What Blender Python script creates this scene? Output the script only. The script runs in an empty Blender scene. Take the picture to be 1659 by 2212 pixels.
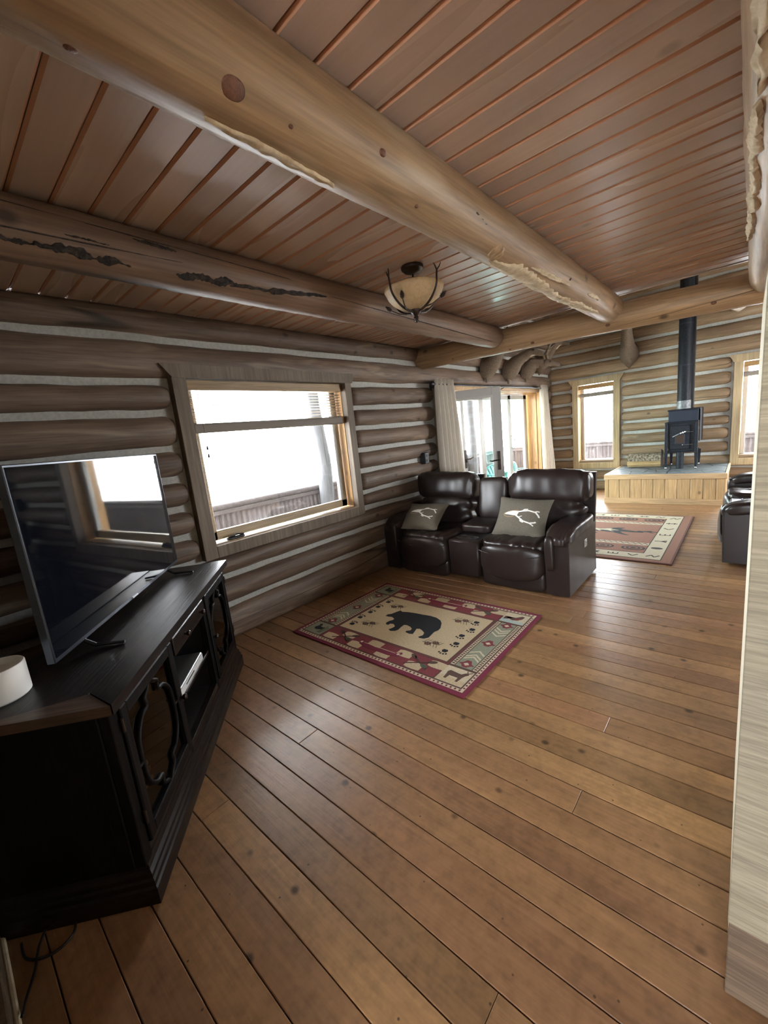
import bpy, bmesh, math, random
from mathutils import Vector, Matrix, noise as mn
R = math.radians
PI = math.pi
random.seed(7)
scene = bpy.context.scene
COL = scene.collection

# ------------------------------------------------------------------ camera
def camera():
    yaw, pitch, roll = R(42.14), R(10.554), R(6.085)
    f = Vector((-math.sin(yaw) * math.cos(pitch), math.cos(yaw) * math.cos(pitch), -math.sin(pitch)))
    r = Vector((math.cos(yaw), math.sin(yaw), 0))
    d = f.cross(r)
    c, s = math.cos(roll), math.sin(roll)
    r2 = c * r + s * d
    d2 = -s * r + c * d
    m = Matrix((r2, -d2, -f)).transposed().to_4x4()
    m.translation = Vector((0, 0, 1.5))
    cam = bpy.data.cameras.new('camera')
    cam.sensor_fit = 'HORIZONTAL'
    cam.sensor_width = 36
    cam.lens = 36 * 883.4 / 1659
    cam.clip_start = 0.02
    o = bpy.data.objects.new('camera', cam)
    COL.objects.link(o)
    o.matrix_world = m
    scene.camera = o
camera()

# ------------------------------------------------------------------ world, light, exposure
SKY = 14.0
world = bpy.data.worlds.new('overcast_sky')
scene.world = world
world.use_nodes = True
bg = world.node_tree.nodes['Background']
bg.inputs[0].default_value = (0.90, 0.95, 1.0, 1)
bg.inputs[1].default_value = SKY
scene.view_settings.view_transform = 'Standard'
scene.view_settings.look = 'None'
scene.view_settings.gamma = 1
scene.view_settings.use_curve_mapping = False
scene.view_settings.exposure = 1.68
try:
    scene.cycles.max_bounces = 5
    scene.cycles.diffuse_bounces = 3
    scene.cycles.glossy_bounces = 3
    scene.cycles.transmission_bounces = 4
    scene.cycles.transparent_max_bounces = 10
    scene.cycles.adaptive_threshold = 0.1
    scene.cycles.caustics_reflective = False
    scene.cycles.caustics_refractive = False
except Exception:
    pass

def portal(loc, rot, sx, sy):
    l = bpy.data.lights.new('window_daylight', 'AREA')
    l.shape = 'RECTANGLE'
    l.size = sx
    l.size_y = sy
    l.cycles.is_portal = True
    o = bpy.data.objects.new('window_daylight', l)
    COL.objects.link(o)
    o.location = loc
    o.rotation_euler = rot
portal((-3.37, 2.2, 1.43), (0, R(-90), 0), 1.4, 1.75)      # big window in the left wall
portal((-3.40, 6.5, 1.03), (0, R(-90), 0), 2.05, 3.3)      # patio door
portal((-2.235, 9.14, 1.3), (R(-90), 0, 0), 0.7, 1.6)      # far window
portal((0.2, 9.14, 1.3), (R(-90), 0, 0), 0.7, 1.6)         # far window by the sofa
portal((1.5, -3.74, 1.45), (R(90), 0, 0), 2.3, 1.45)       # window behind the photographer
portal((3.74, 6.6, 1.45), (0, R(90), 0), 1.45, 2.3)        # unseen window opening added in the right wall for light

# ------------------------------------------------------------------ object helpers
def tag(o, label=None, cat=None, group=None, kind=None):
    if label: o['label'] = label
    if cat: o['category'] = cat
    if group: o['group'] = group
    if kind: o['kind'] = kind
    return o

def empty(name, loc=(0, 0, 0), rz=0.0):
    o = bpy.data.objects.new(name, None)
    o.empty_display_size = 0.1
    COL.objects.link(o)
    o.location = loc
    o.rotation_euler = (0, 0, rz)
    return o

def copy_tree(o, parent=None):
    c = o.copy()
    COL.objects.link(c)
    c.parent = parent
    for ch in list(o.children):
        copy_tree(ch, c)
    return c

def curve(pts, k=5, closed=False):
    """smooth path through the given points"""
    P = [Vector(p) for p in pts]
    n = len(P)
    out = []
    for i in range(n if closed else n - 1):
        g = (lambda j: P[j % n]) if closed else (lambda j: P[max(0, min(n - 1, j))])
        a, b, c, d = g(i - 1), g(i), g(i + 1), g(i + 2)
        for q in range(k):
            t = q / k
            out.append(.5 * (2 * b + (c - a) * t + (2 * a - 5 * b + 4 * c - d) * t * t + (3 * b - a - 3 * c + d) * t ** 3))
    out.append(P[0].copy() if closed else P[-1].copy())
    return out

class MB:
    """collects vertices and faces, then links ONE mesh object"""
    def __init__(s):
        s.v = []
        s.f = []
    def add(s, vs, fs):
        k = len(s.v)
        s.v += [tuple(p) for p in vs]
        s.f += [tuple(i + k for i in f) for f in fs]
        return s
    def box(s, x0, x1, y0, y1, z0, z1):
        vs = [(x, y, z) for x in (x0, x1) for y in (y0, y1) for z in (z0, z1)]
        return s.add(vs, [(0, 1, 3, 2), (4, 6, 7, 5), (0, 4, 5, 1), (2, 3, 7, 6), (0, 2, 6, 4), (1, 5, 7, 3)])
    def cbox(s, x0, x1, y0, y1, z0, z1, b=0.003):
        """box whose edges are chamfered"""
        bm = bmesh.new()
        bmesh.ops.create_cube(bm, size=1)
        for v in bm.verts:
            v.co = Vector(((x0 + x1) / 2 + v.co.x * (x1 - x0), (y0 + y1) / 2 + v.co.y * (y1 - y0), (z0 + z1) / 2 + v.co.z * (z1 - z0)))
        bmesh.ops.bevel(bm, geom=list(bm.edges), offset=b, segments=1, affect='EDGES')
        bm.verts.index_update()
        vs = [tuple(v.co) for v in bm.verts]
        fs = [[v.index for v in f.verts] for f in bm.faces]
        bm.free()
        return s.add(vs, fs)
    def obar(s, p, q, w, h, up=(0, 0, 1)):
        """rectangular bar from p to q"""
        p, q = Vector(p), Vector(q)
        d = (q - p).normalized()
        a = d.cross(Vector(up)).normalized() * (w / 2)
        b = d.cross(a).normalized() * (h / 2)
        vs = [p + a + b, p - a + b, p - a - b, p + a - b, q + a + b, q - a + b, q - a - b, q + a - b]
        return s.add(vs, [(3, 2, 1, 0), (4, 5, 6, 7), (0, 1, 5, 4), (1, 2, 6, 5), (2, 3, 7, 6), (3, 0, 4, 7)])
    def loft(s, rings, cap=True, closed=True):
        n = len(rings[0])
        vs = [p for r in rings for p in r]
        fs = []
        m = n if closed else n - 1
        for i in range(len(rings) - 1):
            for j in range(m):
                fs.append((i * n + j, i * n + (j + 1) % n, (i + 1) * n + (j + 1) % n, (i + 1) * n + j))
        if cap:
            fs.append(tuple(reversed(range(n))))
            k = (len(rings) - 1) * n
            fs.append(tuple(k + j for j in range(n)))
        return s.add(vs, fs)
    def tube(s, pts, rad, n=10, cap=True, up=None):
        """tube along points; rad is a number, a list, or a list of (across, along-normal) pairs"""
        P = [Vector(p) for p in pts]
        rings = []
        nrm = None
        for i, p in enumerate(P):
            d = (P[min(i + 1, len(P) - 1)] - P[max(i - 1, 0)]).normalized()
            if nrm is None:
                u = Vector(up) if up else (Vector((0, 0, 1)) if abs(d.z) < .9 else Vector((1, 0, 0)))
                nrm = (u - d * u.dot(d)).normalized()
            else:
                nrm = (nrm - d * nrm.dot(d)).normalized()
            bi = d.cross(nrm)
            r = rad[i] if isinstance(rad, (list, tuple)) else rad
            ra, rb = r if isinstance(r, (list, tuple)) else (r, r)
            rings.append([p + bi * (ra * math.cos(2 * PI * k / n)) + nrm * (rb * math.sin(2 * PI * k / n)) for k in range(n)])
        return s.loft(rings, cap)
    def lathe(s, prof, n=24, c=(0, 0, 0)):
        rings = [[(c[0] + r * math.cos(2 * PI * k / n), c[1] + r * math.sin(2 * PI * k / n), c[2] + z) for k in range(n)] for r, z in prof]
        return s.loft(rings, True)
    def prism(s, poly, z0, z1, fn=None):
        """extrude a 2-D outline; fn maps (x, y, z) to world"""
        fn = fn or (lambda x, y, z: (x, y, z))
        n = len(poly)
        vs = [fn(x, y, z0) for x, y in poly] + [fn(x, y, z1) for x, y in poly]
        fs = [tuple(reversed(range(n))), tuple(n + i for i in range(n))]
        fs += [(i, (i + 1) % n, n + (i + 1) % n, n + i) for i in range(n)]
        return s.add(vs, fs)
    def cushion(s, c, h, k=5.0, n=10, fn=None, rot=None):
        """rounded, padded block: centre, half sizes, squareness"""
        bm = bmesh.new()
        bmesh.ops.create_cube(bm, size=2)
        bmesh.ops.subdivide_edges(bm, edges=list(bm.edges), cuts=n - 1, use_grid_fill=True)
        vs = []
        for v in bm.verts:
            p = v.co
            q = (abs(p.x) ** k + abs(p.y) ** k + abs(p.z) ** k) ** (1.0 / k)
            u = Vector((p.x / q, p.y / q, p.z / q))
            w = Vector((u.x * h[0], u.y * h[1], u.z * h[2]))
            if fn:
                w = fn(u, w)
            if rot:
                w = rot @ w
            vs.append((w.x + c[0], w.y + c[1], w.z + c[2]))
        bm.verts.index_update()
        fs = [[v.index for v in f.verts] for f in bm.faces]
        bm.free()
        return s.add(vs, fs)
    def mesh(s, name, mat, smooth=False):
        me = bpy.data.meshes.new(name)
        me.from_pydata(s.v, [], s.f)
        bm = bmesh.new()
        bm.from_mesh(me)
        bmesh.ops.recalc_face_normals(bm, faces=bm.faces)
        bm.to_mesh(me)
        bm.free()
        if smooth:
            for p in me.polygons:
                p.use_smooth = True
            if smooth != 'all':
                me.set_sharp_from_angle(angle=R(40))
        me.materials.append(mat)
        return me
    def build(s, name, mat, parent=None, smooth=False, loc=None):
        o = bpy.data.objects.new(name, s.mesh(name, mat, smooth))
        COL.objects.link(o)
        if parent:
            o.parent = parent
        if loc:
            o.location = loc
        return o

# ------------------------------------------------------------------ materials
def new_mat(name, col=(.5, .5, .5), rough=.5, metal=0.0, spec=None):
    m = bpy.data.materials.new(name)
    m.use_nodes = True
    b = m.node_tree.nodes['Principled BSDF']
    b.inputs['Base Color'].default_value = (*col, 1)
    b.inputs['Roughness'].default_value = rough
    b.inputs['Metallic'].default_value = metal
    if spec is not None:
        b.inputs['Specular IOR Level'].default_value = spec
    return m

class NT:
    def __init__(s, m):
        s.t = m.node_tree
        s.b = s.t.nodes['Principled BSDF']
    def n(s, typ, **kw):
        x = s.t.nodes.new(typ)
        for k, v in kw.items():
            setattr(x, k, v)
        return x
    def l(s, a, b):
        s.t.links.new(a, b)
    def coord(s, scale=(1, 1, 1), rand=True):
        tc = s.n('ShaderNodeTexCoord')
        src = tc.outputs['Object']
        if rand:
            oi = s.n('ShaderNodeObjectInfo')
            mu = s.n('ShaderNodeMath', operation='MULTIPLY')
            mu.inputs[1].default_value = 61.7
            s.l(oi.outputs['Random'], mu.inputs[0])
            ad = s.n('ShaderNodeVectorMath', operation='ADD')
            s.l(src, ad.inputs[0])
            s.l(mu.outputs[0], ad.inputs[1])
            src = ad.outputs[0]
        mp = s.n('ShaderNodeMapping')
        mp.inputs['Scale'].default_value = scale
        s.l(src, mp.inputs['Vector'])
        return mp.outputs[0]
    def noise(s, vec, scale=1.0, detail=4, rough=.6, dist=0.0):
        x = s.n('ShaderNodeTexNoise')
        x.inputs['Scale'].default_value = scale
        x.inputs['Detail'].default_value = detail
        x.inputs['Roughness'].default_value = rough
        x.inputs['Distortion'].default_value = dist
        s.l(vec, x.inputs['Vector'])
        return x.outputs['Fac']
    def ramp(s, fac, stops):
        x = s.n('ShaderNodeValToRGB')
        e = x.color_ramp.elements
        while len(e) < len(stops):
            e.new(.5)
        for i, (p, c) in enumerate(stops):
            e[i].position = p
            e[i].color = (*c, 1) if len(c) == 3 else c
        s.l(fac, x.inputs[0])
        return x.outputs[0]
    def mix(s, fac, a, b, mode='MIX'):
        x = s.n('ShaderNodeMix', data_type='RGBA', blend_type=mode)
        for sock, val in ((x.inputs[0], fac), (x.inputs[6], a), (x.inputs[7], b)):
            if isinstance(val, (int, float)):
                sock.default_value = val
            elif isinstance(val, tuple):
                sock.default_value = (*val, 1)
            else:
                s.l(val, sock)
        return x.outputs[2]
    def bump(s, h, strength=.2, dist=.01):
        x = s.n('ShaderNodeBump')
        x.inputs['Strength'].default_value = strength
        x.inputs['Distance'].default_value = dist
        s.l(h, x.inputs['Height'])
        s.l(x.outputs[0], s.b.inputs['Normal'])

W3 = lambda v: (v, v, v)

def wood(name, light, dark, axis=0, gs=1.0, rough=.5, knots=.5, var=.2, bump=.15, crack=0.0, pale=None, pale_amt=.0, fine=.35, spec=.4, rough_var=.12, kscale=(4.2, 6.0), kgate=.34, dots=0.0, gdet=4, huevar=0.0):
    m = new_mat(name, light, rough, spec=spec)
    t = NT(m)
    def sc(a, c):
        v = [c * gs] * 3
        v[axis] = a * gs
        return tuple(v)
    g = t.noise(t.coord(sc(.7, 7)), 1, gdet, .62, .8 if gdet > 3 else .3)
    col = t.ramp(g, [(.2, dark), (.8, tuple(min(1, c * 1.04) for c in light))])
    f = t.noise(t.coord(sc(3, 70)), 1, 2, .7)
    col = t.mix(1.0, col, t.ramp(f, [(.3, W3(1 - fine)), (.7, W3(1 + fine * .25))]), 'MULTIPLY')
    big = t.noise(t.coord(W3(1.3)), 1, 1)
    col = t.mix(1.0, col, t.ramp(big, [(.3, (.82, .8, .8)), (.7, (1.12, 1.08, 1.05))]), 'MULTIPLY')
    if knots:
        vo = t.n('ShaderNodeTexVoronoi')
        t.l(t.coord(sc(*kscale)), vo.inputs['Vector'])
        vo.inputs['Scale'].default_value = 1
        kf = t.ramp(vo.outputs['Distance'], [(.07, W3(knots)), (.16, W3(0))])
        se = t.n('ShaderNodeSeparateColor')
        t.l(vo.outputs['Color'], se.inputs[0])
        gate = t.ramp(se.outputs[0], [(kgate, W3(1)), (kgate + .04, W3(0))])
        kf = t.mix(1.0, kf, gate, 'MULTIPLY')
        col = t.mix(kf, col, tuple(c * .22 for c in dark))
    if dots:
        vd = t.n('ShaderNodeTexVoronoi')
        vd.inputs['Scale'].default_value = 13
        t.l(t.coord(W3(1)), vd.inputs['Vector'])
        col = t.mix(t.ramp(vd.outputs['Distance'], [(.035, W3(dots)), (.06, W3(0))]), col, tuple(c * .15 for c in dark))
        mo = t.noise(t.coord(W3(1)), 22, 2, .7)
        col = t.mix(1.0, col, t.ramp(mo, [(.3, W3(.78)), (.6, W3(1.05))]), 'MULTIPLY')
    if pale:
        pn = t.noise(t.coord(sc(1.3, 9)), 1, 2, .65, .8)
        pf = t.ramp(pn, [(.58, W3(0)), (.74, W3(pale_amt))])
        col = t.mix(pf, col, pale)
    if crack:
        cn = t.noise(t.coord(sc(.16, 4)), 1, 1, .4, .15)
        cf = t.ramp(cn, [(.490, W3(0)), (.497, W3(crack)), (.503, W3(crack)), (.510, W3(0))])
        cm = t.ramp(t.noise(t.coord(sc(.8, 2.5)), 1, 2), [(.5, W3(0)), (.56, W3(1))])
        cf = t.mix(1.0, cf, cm, 'MULTIPLY')
        col = t.mix(cf, col, tuple(c * .12 for c in dark))
    oi = t.n('ShaderNodeObjectInfo')
    hs = t.n('ShaderNodeHueSaturation')
    mr = t.n('ShaderNodeMapRange')
    mr.inputs[3].default_value = 1 - var
    mr.inputs[4].default_value = 1 + var
    t.l(oi.outputs['Random'], mr.inputs[0])
    t.l(mr.outputs[0], hs.inputs['Value'])
    if huevar:
        fr = t.n('ShaderNodeMath', operation='MULTIPLY')
        fr.inputs[1].default_value = 7.13
        t.l(oi.outputs['Random'], fr.inputs[0])
        f2 = t.n('ShaderNodeMath', operation='FRACT')
        t.l(fr.outputs[0], f2.inputs[0])
        mh = t.n('ShaderNodeMapRange')
        mh.inputs[3].default_value = .5 - huevar
        mh.inputs[4].default_value = .5 + huevar
        t.l(f2.outputs[0], mh.inputs[0])
        t.l(mh.outputs[0], hs.inputs['Hue'])
    t.l(col, hs.inputs['Color'])
    t.l(hs.outputs[0], t.b.inputs['Base Color'])
    rr = t.ramp(g, [(.15, W3(min(1, rough + rough_var))), (.85, W3(max(.05, rough - rough_var)))])
    t.l(rr, t.b.inputs['Roughness'])
    t.bump(f, bump, .005)
    return m

def glass_mat(name, tint=(1, 1, 1), refl=.06, rough=.0):
    """thin pane: lets light straight through, mirrors a little"""
    m = bpy.data.materials.new(name)
    m.use_nodes = True
    t = m.node_tree
    t.nodes.remove(t.nodes['Principled BSDF'])
    out = t.nodes['Material Output']
    tr = t.nodes.new('ShaderNodeBsdfTransparent')
    tr.inputs[0].default_value = (*tint, 1)
    gl = t.nodes.new('ShaderNodeBsdfGlossy')
    gl.inputs['Roughness'].default_value = rough
    lw = t.nodes.new('ShaderNodeLayerWeight')
    lw.inputs[0].default_value = .5
    pw = t.nodes.new('ShaderNodeMath')
    pw.operation = 'POWER'
    pw.inputs[1].default_value = 5
    t.links.new(lw.outputs['Facing'], pw.inputs[0])
    fr = t.nodes.new('ShaderNodeMath')
    fr.operation = 'MULTIPLY_ADD'
    fr.inputs[1].default_value = .9
    fr.inputs[2].default_value = refl
    t.links.new(pw.outputs[0], fr.inputs[0])
    mx = t.nodes.new('ShaderNodeMixShader')
    t.links.new(fr.outputs[0], mx.inputs[0])
    t.links.new(tr.outputs[0], mx.inputs[1])
    t.links.new(gl.outputs[0], mx.inputs[2])
    t.links.new(mx.outputs[0], out.inputs[0])
    return m

def speckle(name, c1, c2, scale=60, rough=.9, bump=.3, dist=.004, lo=.4, hi=.6, spec=None):
    m = new_mat(name, c1, rough, spec=spec)
    t = NT(m)
    f = t.noise(t.coord(W3(1), rand=False), scale, 3, .7)
    t.l(t.ramp(f, [(lo, c1), (hi, c2)]), t.b.inputs['Base Color'])
    t.bump(f, bump, dist)
    return m

def leather(name):
    m = new_mat(name, (.020, .013, .0115), .33, spec=.45)
    t = NT(m)
    v = t.n('ShaderNodeTexVoronoi')
    v.inputs['Scale'].default_value = 320
    t.l(t.coord(W3(1), rand=False), v.inputs['Vector'])
    w = t.noise(t.coord(W3(1), rand=False), 4, 2, .5)
    t.l(t.ramp(w, [(.3, (.018, .0115, .010)), (.7, (.025, .0165, .0145))]), t.b.inputs['Base Color'])
    t.l(t.ramp(w, [(.3, W3(.29)), (.7, W3(.37))]), t.b.inputs['Roughness'])
    t.bump(v.outputs['Distance'], .12, .0015)
    return m

LOGC = dict(light=(.21, .148, .104), dark=(.10, .066, .047))  # left wall logs darkened: their backlit shade is put into the colour
M = {}
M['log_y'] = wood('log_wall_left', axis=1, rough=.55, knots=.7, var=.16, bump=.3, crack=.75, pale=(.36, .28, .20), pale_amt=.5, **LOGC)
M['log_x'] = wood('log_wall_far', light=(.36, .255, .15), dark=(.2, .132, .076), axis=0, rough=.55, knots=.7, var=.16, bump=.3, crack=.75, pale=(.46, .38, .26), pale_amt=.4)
M['beam_y'] = wood('log_beam_lengthwise', (.42, .275, .150), (.29, .18, .095), axis=1, gs=.8, rough=.45, knots=.8, var=.06, bump=.3, crack=.35, pale=(.52, .40, .26), pale_amt=.45)
M['beam_x'] = wood('log_beam_crosswise', (.40, .26, .14), (.29, .18, .09), axis=0, gs=.8, rough=.45, knots=.9, var=.06, bump=.3, crack=.9)
M['beam_shaded'] = wood('log_beam_shaded', (.27, .175, .115), (.18, .11, .072), axis=1, gs=.8, rough=.5, knots=.8, var=.04, bump=.3, crack=.9)  # beam wood darkened: the shade it hangs in is put into the colour
M['beam_char'] = speckle('charred_bark', (.012, .010, .010), (.05, .035, .028), 40, .9, .8, .01)
M['chipped'] = speckle('lit_chipped_wood', (.58, .46, .30), (.44, .33, .2), 14, .7, .5, .012)  # chipped wood, kept pale so window-lit facets are painted in too
M['chink'] = speckle('chinking_mortar', (.43, .425, .39), (.36, .355, .32), 45, .95, .3)
M['floor'] = wood('floor_plank', (.37, .215, .106), (.25, .136, .067), axis=0, gs=1.0, rough=.33, knots=.95, var=.22, huevar=.006, bump=.1, fine=.18, kscale=(7.0, 8.0), kgate=.34, dots=.8, spec=.5, rough_var=.08)
M['floor_gap'] = new_mat('floor_gap_dark', (.02, .012, .008), .9)
M['ceil'] = wood('ceiling_plank', (.55, .425, .34), (.475, .352, .278), axis=0, gs=.6, gdet=2, rough=.30, knots=.55, var=.06, bump=.05, fine=.06, spec=.45, kscale=(7, 9), kgate=.2)
M['ceil_gap'] = new_mat('ceiling_groove', (.12, .06, .04), .7)
M['ceil_groove'] = new_mat('ceiling_bevel_orange', (.55, .29, .17), .5)  # bevel faces more orange than the plank faces
M['trim'] = wood('window_casing', (.21, .165, .118), (.16, .125, .088), axis=2, gs=.8, rough=.6, knots=.3, var=.06, bump=.12)  # casing wood darkened, backlit shade painted into its colour
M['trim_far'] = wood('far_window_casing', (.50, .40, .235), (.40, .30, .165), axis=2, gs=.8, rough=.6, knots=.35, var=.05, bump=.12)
M['pine'] = wood('warm_pine', (.62, .38, .15), (.50, .28, .1), axis=2, gs=.9, rough=.42, knots=.5, var=.06, bump=.06)
M['pine_x'] = wood('hearth_pine', (.58, .40, .21), (.48, .31, .15), axis=2, gs=1.1, rough=.5, knots=.8, var=.07, bump=.08)
M['pine_cap'] = wood('hearth_cap_pine', (.60, .42, .24), (.50, .33, .18), axis=0, gs=1.1, rough=.5, knots=.3, var=.05, bump=.08)
M['sash'] = wood('window_sash', (.52, .41, .25), (.44, .33, .19), axis=1, gs=.8, rough=.45, knots=.2, var=.05, bump=.05)
M['blind'] = wood('blind_wood', (.42, .30, .17), (.34, .23, .12), axis=1, gs=1, rough=.5, knots=0, var=.06, bump=.05)
M['blind_x'] = wood('blind_bamboo', (.52, .33, .13), (.40, .23, .08), axis=0, gs=1, rough=.5, knots=0, var=.1, bump=.1)
M['blind_grey'] = new_mat('blind_cloth', (.24, .21, .18), .8)
M['vinyl'] = new_mat('cream_vinyl', (.42, .41, .37), .45)
M['glass'] = glass_mat('window_glass')
M['glass_green'] = glass_mat('tinted_glass', (.72, .92, .88))
M['glass_dark'] = glass_mat('cabinet_glass', (.55, .5, .45))
M['leather'] = leather('brown_leather')
M['leather_dark'] = new_mat('seam_shadow_leather', (.012, .008, .007), .5)
M['black'] = new_mat('black_plastic', (.012, .012, .014), .4)
M['iron'] = speckle('black_stove_iron', (.007, .009, .013), (.016, .018, .024), 35, .5, .1, .003, spec=.2)
M['iron_blue'] = new_mat('stove_blue_black', (.018, .023, .036), .45, .0, .25)
M['chrome'] = new_mat('chrome', (.8, .8, .8), .15, 1)
M['steel'] = new_mat('brushed_steel', (.45, .46, .47), .35, .9)
M['galv'] = speckle('scuffed_pipe', (.09, .1, .11), (.22, .22, .22), 30, .45, .2, .003)
M['bronze'] = new_mat('dark_bronze', (.04, .024, .017), .42, .6)
M['curtain'] = None
M['cab'] = wood('dark_cabinet_wood', (.016, .010, .008), (.006, .004, .004), axis=0, gs=1.4, rough=.34, knots=0, var=.04, bump=.25, fine=.5, spec=.4)
M['cab_v'] = wood('dark_cabinet_wood_upright', (.007, .005, .0045), (.003, .0026, .0026), axis=2, gs=1.4, rough=.5, knots=0, var=.04, bump=.2, fine=.5, spec=.16)
M['cab_edge'] = wood('worn_cabinet_edge', (.13, .080, .052), (.05, .03, .02), axis=1, gs=1.4, rough=.38, knots=0, var=.04, bump=.25, fine=.5, spec=.5)
M['cab_in'] = new_mat('cabinet_inside', (.006, .005, .006), .7)
M['screen'] = new_mat('tv_screen_glass', (.004, .005, .008), .04, spec=.6)
M['tv_edge'] = new_mat('tv_silver_edge', (.09, .10, .12), .3, .8)
M['tv_black'] = new_mat('tv_black_shell', (.01, .01, .012), .45)
M['white'] = new_mat('white_glaze', (.88, .87, .84), .4)
M['slate'] = speckle('slate_stone', (.085, .105, .115), (.15, .17, .175), 14, .45, .4, .008)
M['grout'] = speckle('grout', (.20, .21, .2), (.3, .3, .29), 50, .95, .3)
M['bark'] = speckle('firewood_bark', (.34, .28, .2), (.09, .06, .04), 34, .9, 1.0, .02)
M['split'] = wood('split_firewood', (.66, .47, .24), (.46, .29, .12), axis=0, gs=2, rough=.8, knots=0, var=.02, bump=.6)
M['fur'] = speckle('deer_fur', (.115, .082, .056), (.18, .132, .092), 70, .95, .6, .006)
M['fur_dark'] = speckle('dark_fur', (.03, .022, .017), (.07, .05, .036), 70, .95, .6, .006)
M['fur_pale'] = speckle('pale_fur', (.52, .44, .34), (.38, .31, .23), 60, .95, .6, .006)
M['fur_white'] = speckle('white_fur', (.78, .74, .64), (.62, .57, .47), 60, .95, .8, .012)
M['antler'] = speckle('antler_bone', (.36, .29, .2), (.2, .15, .1), 30, .6, .3)
M['amber'] = None
M['plaster'] = speckle('tan_plaster', (.30, .25, .19), (.26, .21, .16), 20, .85, .1)
M['rough_white'] = wood('whitewashed_sawn_board', (.37, .335, .245), (.27, .238, .168), axis=0, gs=2.2, rough=.8, knots=.15, var=.02, bump=.5, fine=.35)
M['rough_brown'] = wood('bare_sawn_board', (.24, .17, .11), (.13, .09, .06), axis=0, gs=2.2, rough=.8, knots=.15, var=.02, bump=.5, fine=.35)
M['cream_edge'] = speckle('cream_painted_edge', (.78, .72, .56), (.66, .58, .42), 30, .7, .4)
M['deck'] = wood('deck_board', (.46, .41, .36), (.36, .31, .26), axis=1, rough=.8, knots=.2, var=.1, bump=.2)
M['corr'] = speckle('rusty_corrugated_steel', (.075, .06, .062), (.052, .042, .043), 12, .6, .1)
M['greylog'] = wood('weathered_porch_log', (.10, .105, .112), (.06, .064, .07), axis=2, rough=.8, knots=.5, var=.1, bump=.4, crack=.8)
M['greyrail'] = wood('weathered_rail', (.10, .088, .09), (.066, .058, .06), axis=1, rough=.8, knots=.3, var=.1, bump=.3)
M['ground'] = speckle('pale_ground', (.80, .80, .78), (.70, .69, .66), 2, .95, .2)
M['teal'] = new_mat('teal_plastic', (.03, .14, .135), .4)

def _curtain():
    m = new_mat('linen_curtain', (.62, .55, .45), .9)
    t = NT(m)
    f = t.noise(t.coord((40, 40, 3), rand=False), 4, 3, .7)
    t.l(t.ramp(f, [(.3, (.62, .56, .47)), (.7, (.8, .74, .64))]), t.b.inputs['Base Color'])
    tl = t.n('ShaderNodeBsdfTranslucent')
    tl.inputs[0].default_value = (.6, .53, .42, 1)
    mx = t.n('ShaderNodeMixShader')
    mx.inputs[0].default_value = .3
    t.l(t.b.outputs[0], mx.inputs[1])
    t.l(tl.outputs[0], mx.inputs[2])
    t.l(mx.outputs[0], t.t.nodes['Material Output'].inputs[0])
    return m
M['curtain'] = _curtain()

def _amber():
    m = new_mat('amber_alabaster', (.8, .62, .36), .45)
    t = NT(m)
    f = t.noise(t.coord(W3(1), rand=False), 38, 5, .7, .6)
    t.l(t.ramp(f, [(.35, (.66, .47, .24)), (.65, (.86, .70, .44))]), t.b.inputs['Base Color'])
    t.bump(f, .25, .004)
    tl = t.n('ShaderNodeBsdfTranslucent')
    tl.inputs[0].default_value = (.75, .55, .28, 1)
    mx = t.n('ShaderNodeMixShader')
    mx.inputs[0].default_value = .45
    t.l(t.b.outputs[0], mx.inputs[1])
    t.l(tl.outputs[0], mx.inputs[2])
    t.l(mx.outputs[0], t.t.nodes['Material Output'].inputs[0])
    return m
M['amber'] = _amber()

# ------------------------------------------------------------------ the room shell
ZC = 2.5            # ceiling of the near room
WX = -3.115         # face of the mortar on the left wall
FY = 8.885          # face of the mortar on the far wall
TOP = 4.6

def shell(name, boxes, mat):
    m = MB()
    for b in boxes:
        m.box(*b)
    o = m.build(name, mat)
    tag(o, kind='structure')
    return o

floor = shell('floor', [(-3.35, 3.85, -3.85, 9.12, -.25, -.022)], M['floor_gap'])
ceiling = shell('ceiling', [(-3.35, 3.85, -3.85, 4.42, ZC + .016, ZC + .16)], M['ceil_gap'])
ceiling_far = shell('ceiling_far', [(-3.35, 3.85, 4.30, 9.12, TOP, TOP + .15)], M['ceil'])
wall_upper = shell('wall_upper', [(-3.35, 3.85, 4.34, 4.42, ZC + .16, TOP)], M['plaster'])

wall_left = shell('wall_left', [
    (-3.35, WX, -.4, 1.38, 0, ZC), (-3.35, WX, 1.38, 3.02, 0, .77), (-3.35, WX, 1.38, 3.02, 2.08, ZC),
    (-3.35, WX, 3.02, 4.80, 0, ZC), (-3.35, WX, 4.80, 8.25, 2.05, ZC), (-3.35, WX, 8.25, 9.12, 0, ZC),
    (-3.35, WX, 4.30, 9.12, ZC, TOP)], M['chink'])
wall_far = shell('wall_far', [
    (WX, -2.56, FY, 9.12, 0, 2.1), (-2.56, -1.91, FY, 9.12, 0, .53), (-1.91, -.12, FY, 9.12, 0, 2.1),
    (-.12, .53, FY, 9.12, 0, .53), (.53, 3.85, FY, 9.12, 0, 2.1), (WX, 3.85, FY, 9.12, 2.1, TOP)], M['chink'])
wall_right = shell('wall_right', [
    (3.6, 3.85, -3.85, 5.5, 0, TOP), (3.6, 3.85, 5.5, 7.7, 0, .75), (3.6, 3.85, 5.5, 7.7, 2.15, TOP), (3.6, 3.85, 7.7, FY, 0, TOP)], M['plaster'])  # gap left for the added, unseen light opening
wall_back = shell('wall_back', [(-3.35, -.50, -.40, -.155, 0, ZC), (-1.1, -.95, -3.6, -.40, 0, ZC)], M['plaster'])  # unseen end lengthened to shade the cabinet corner
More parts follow.
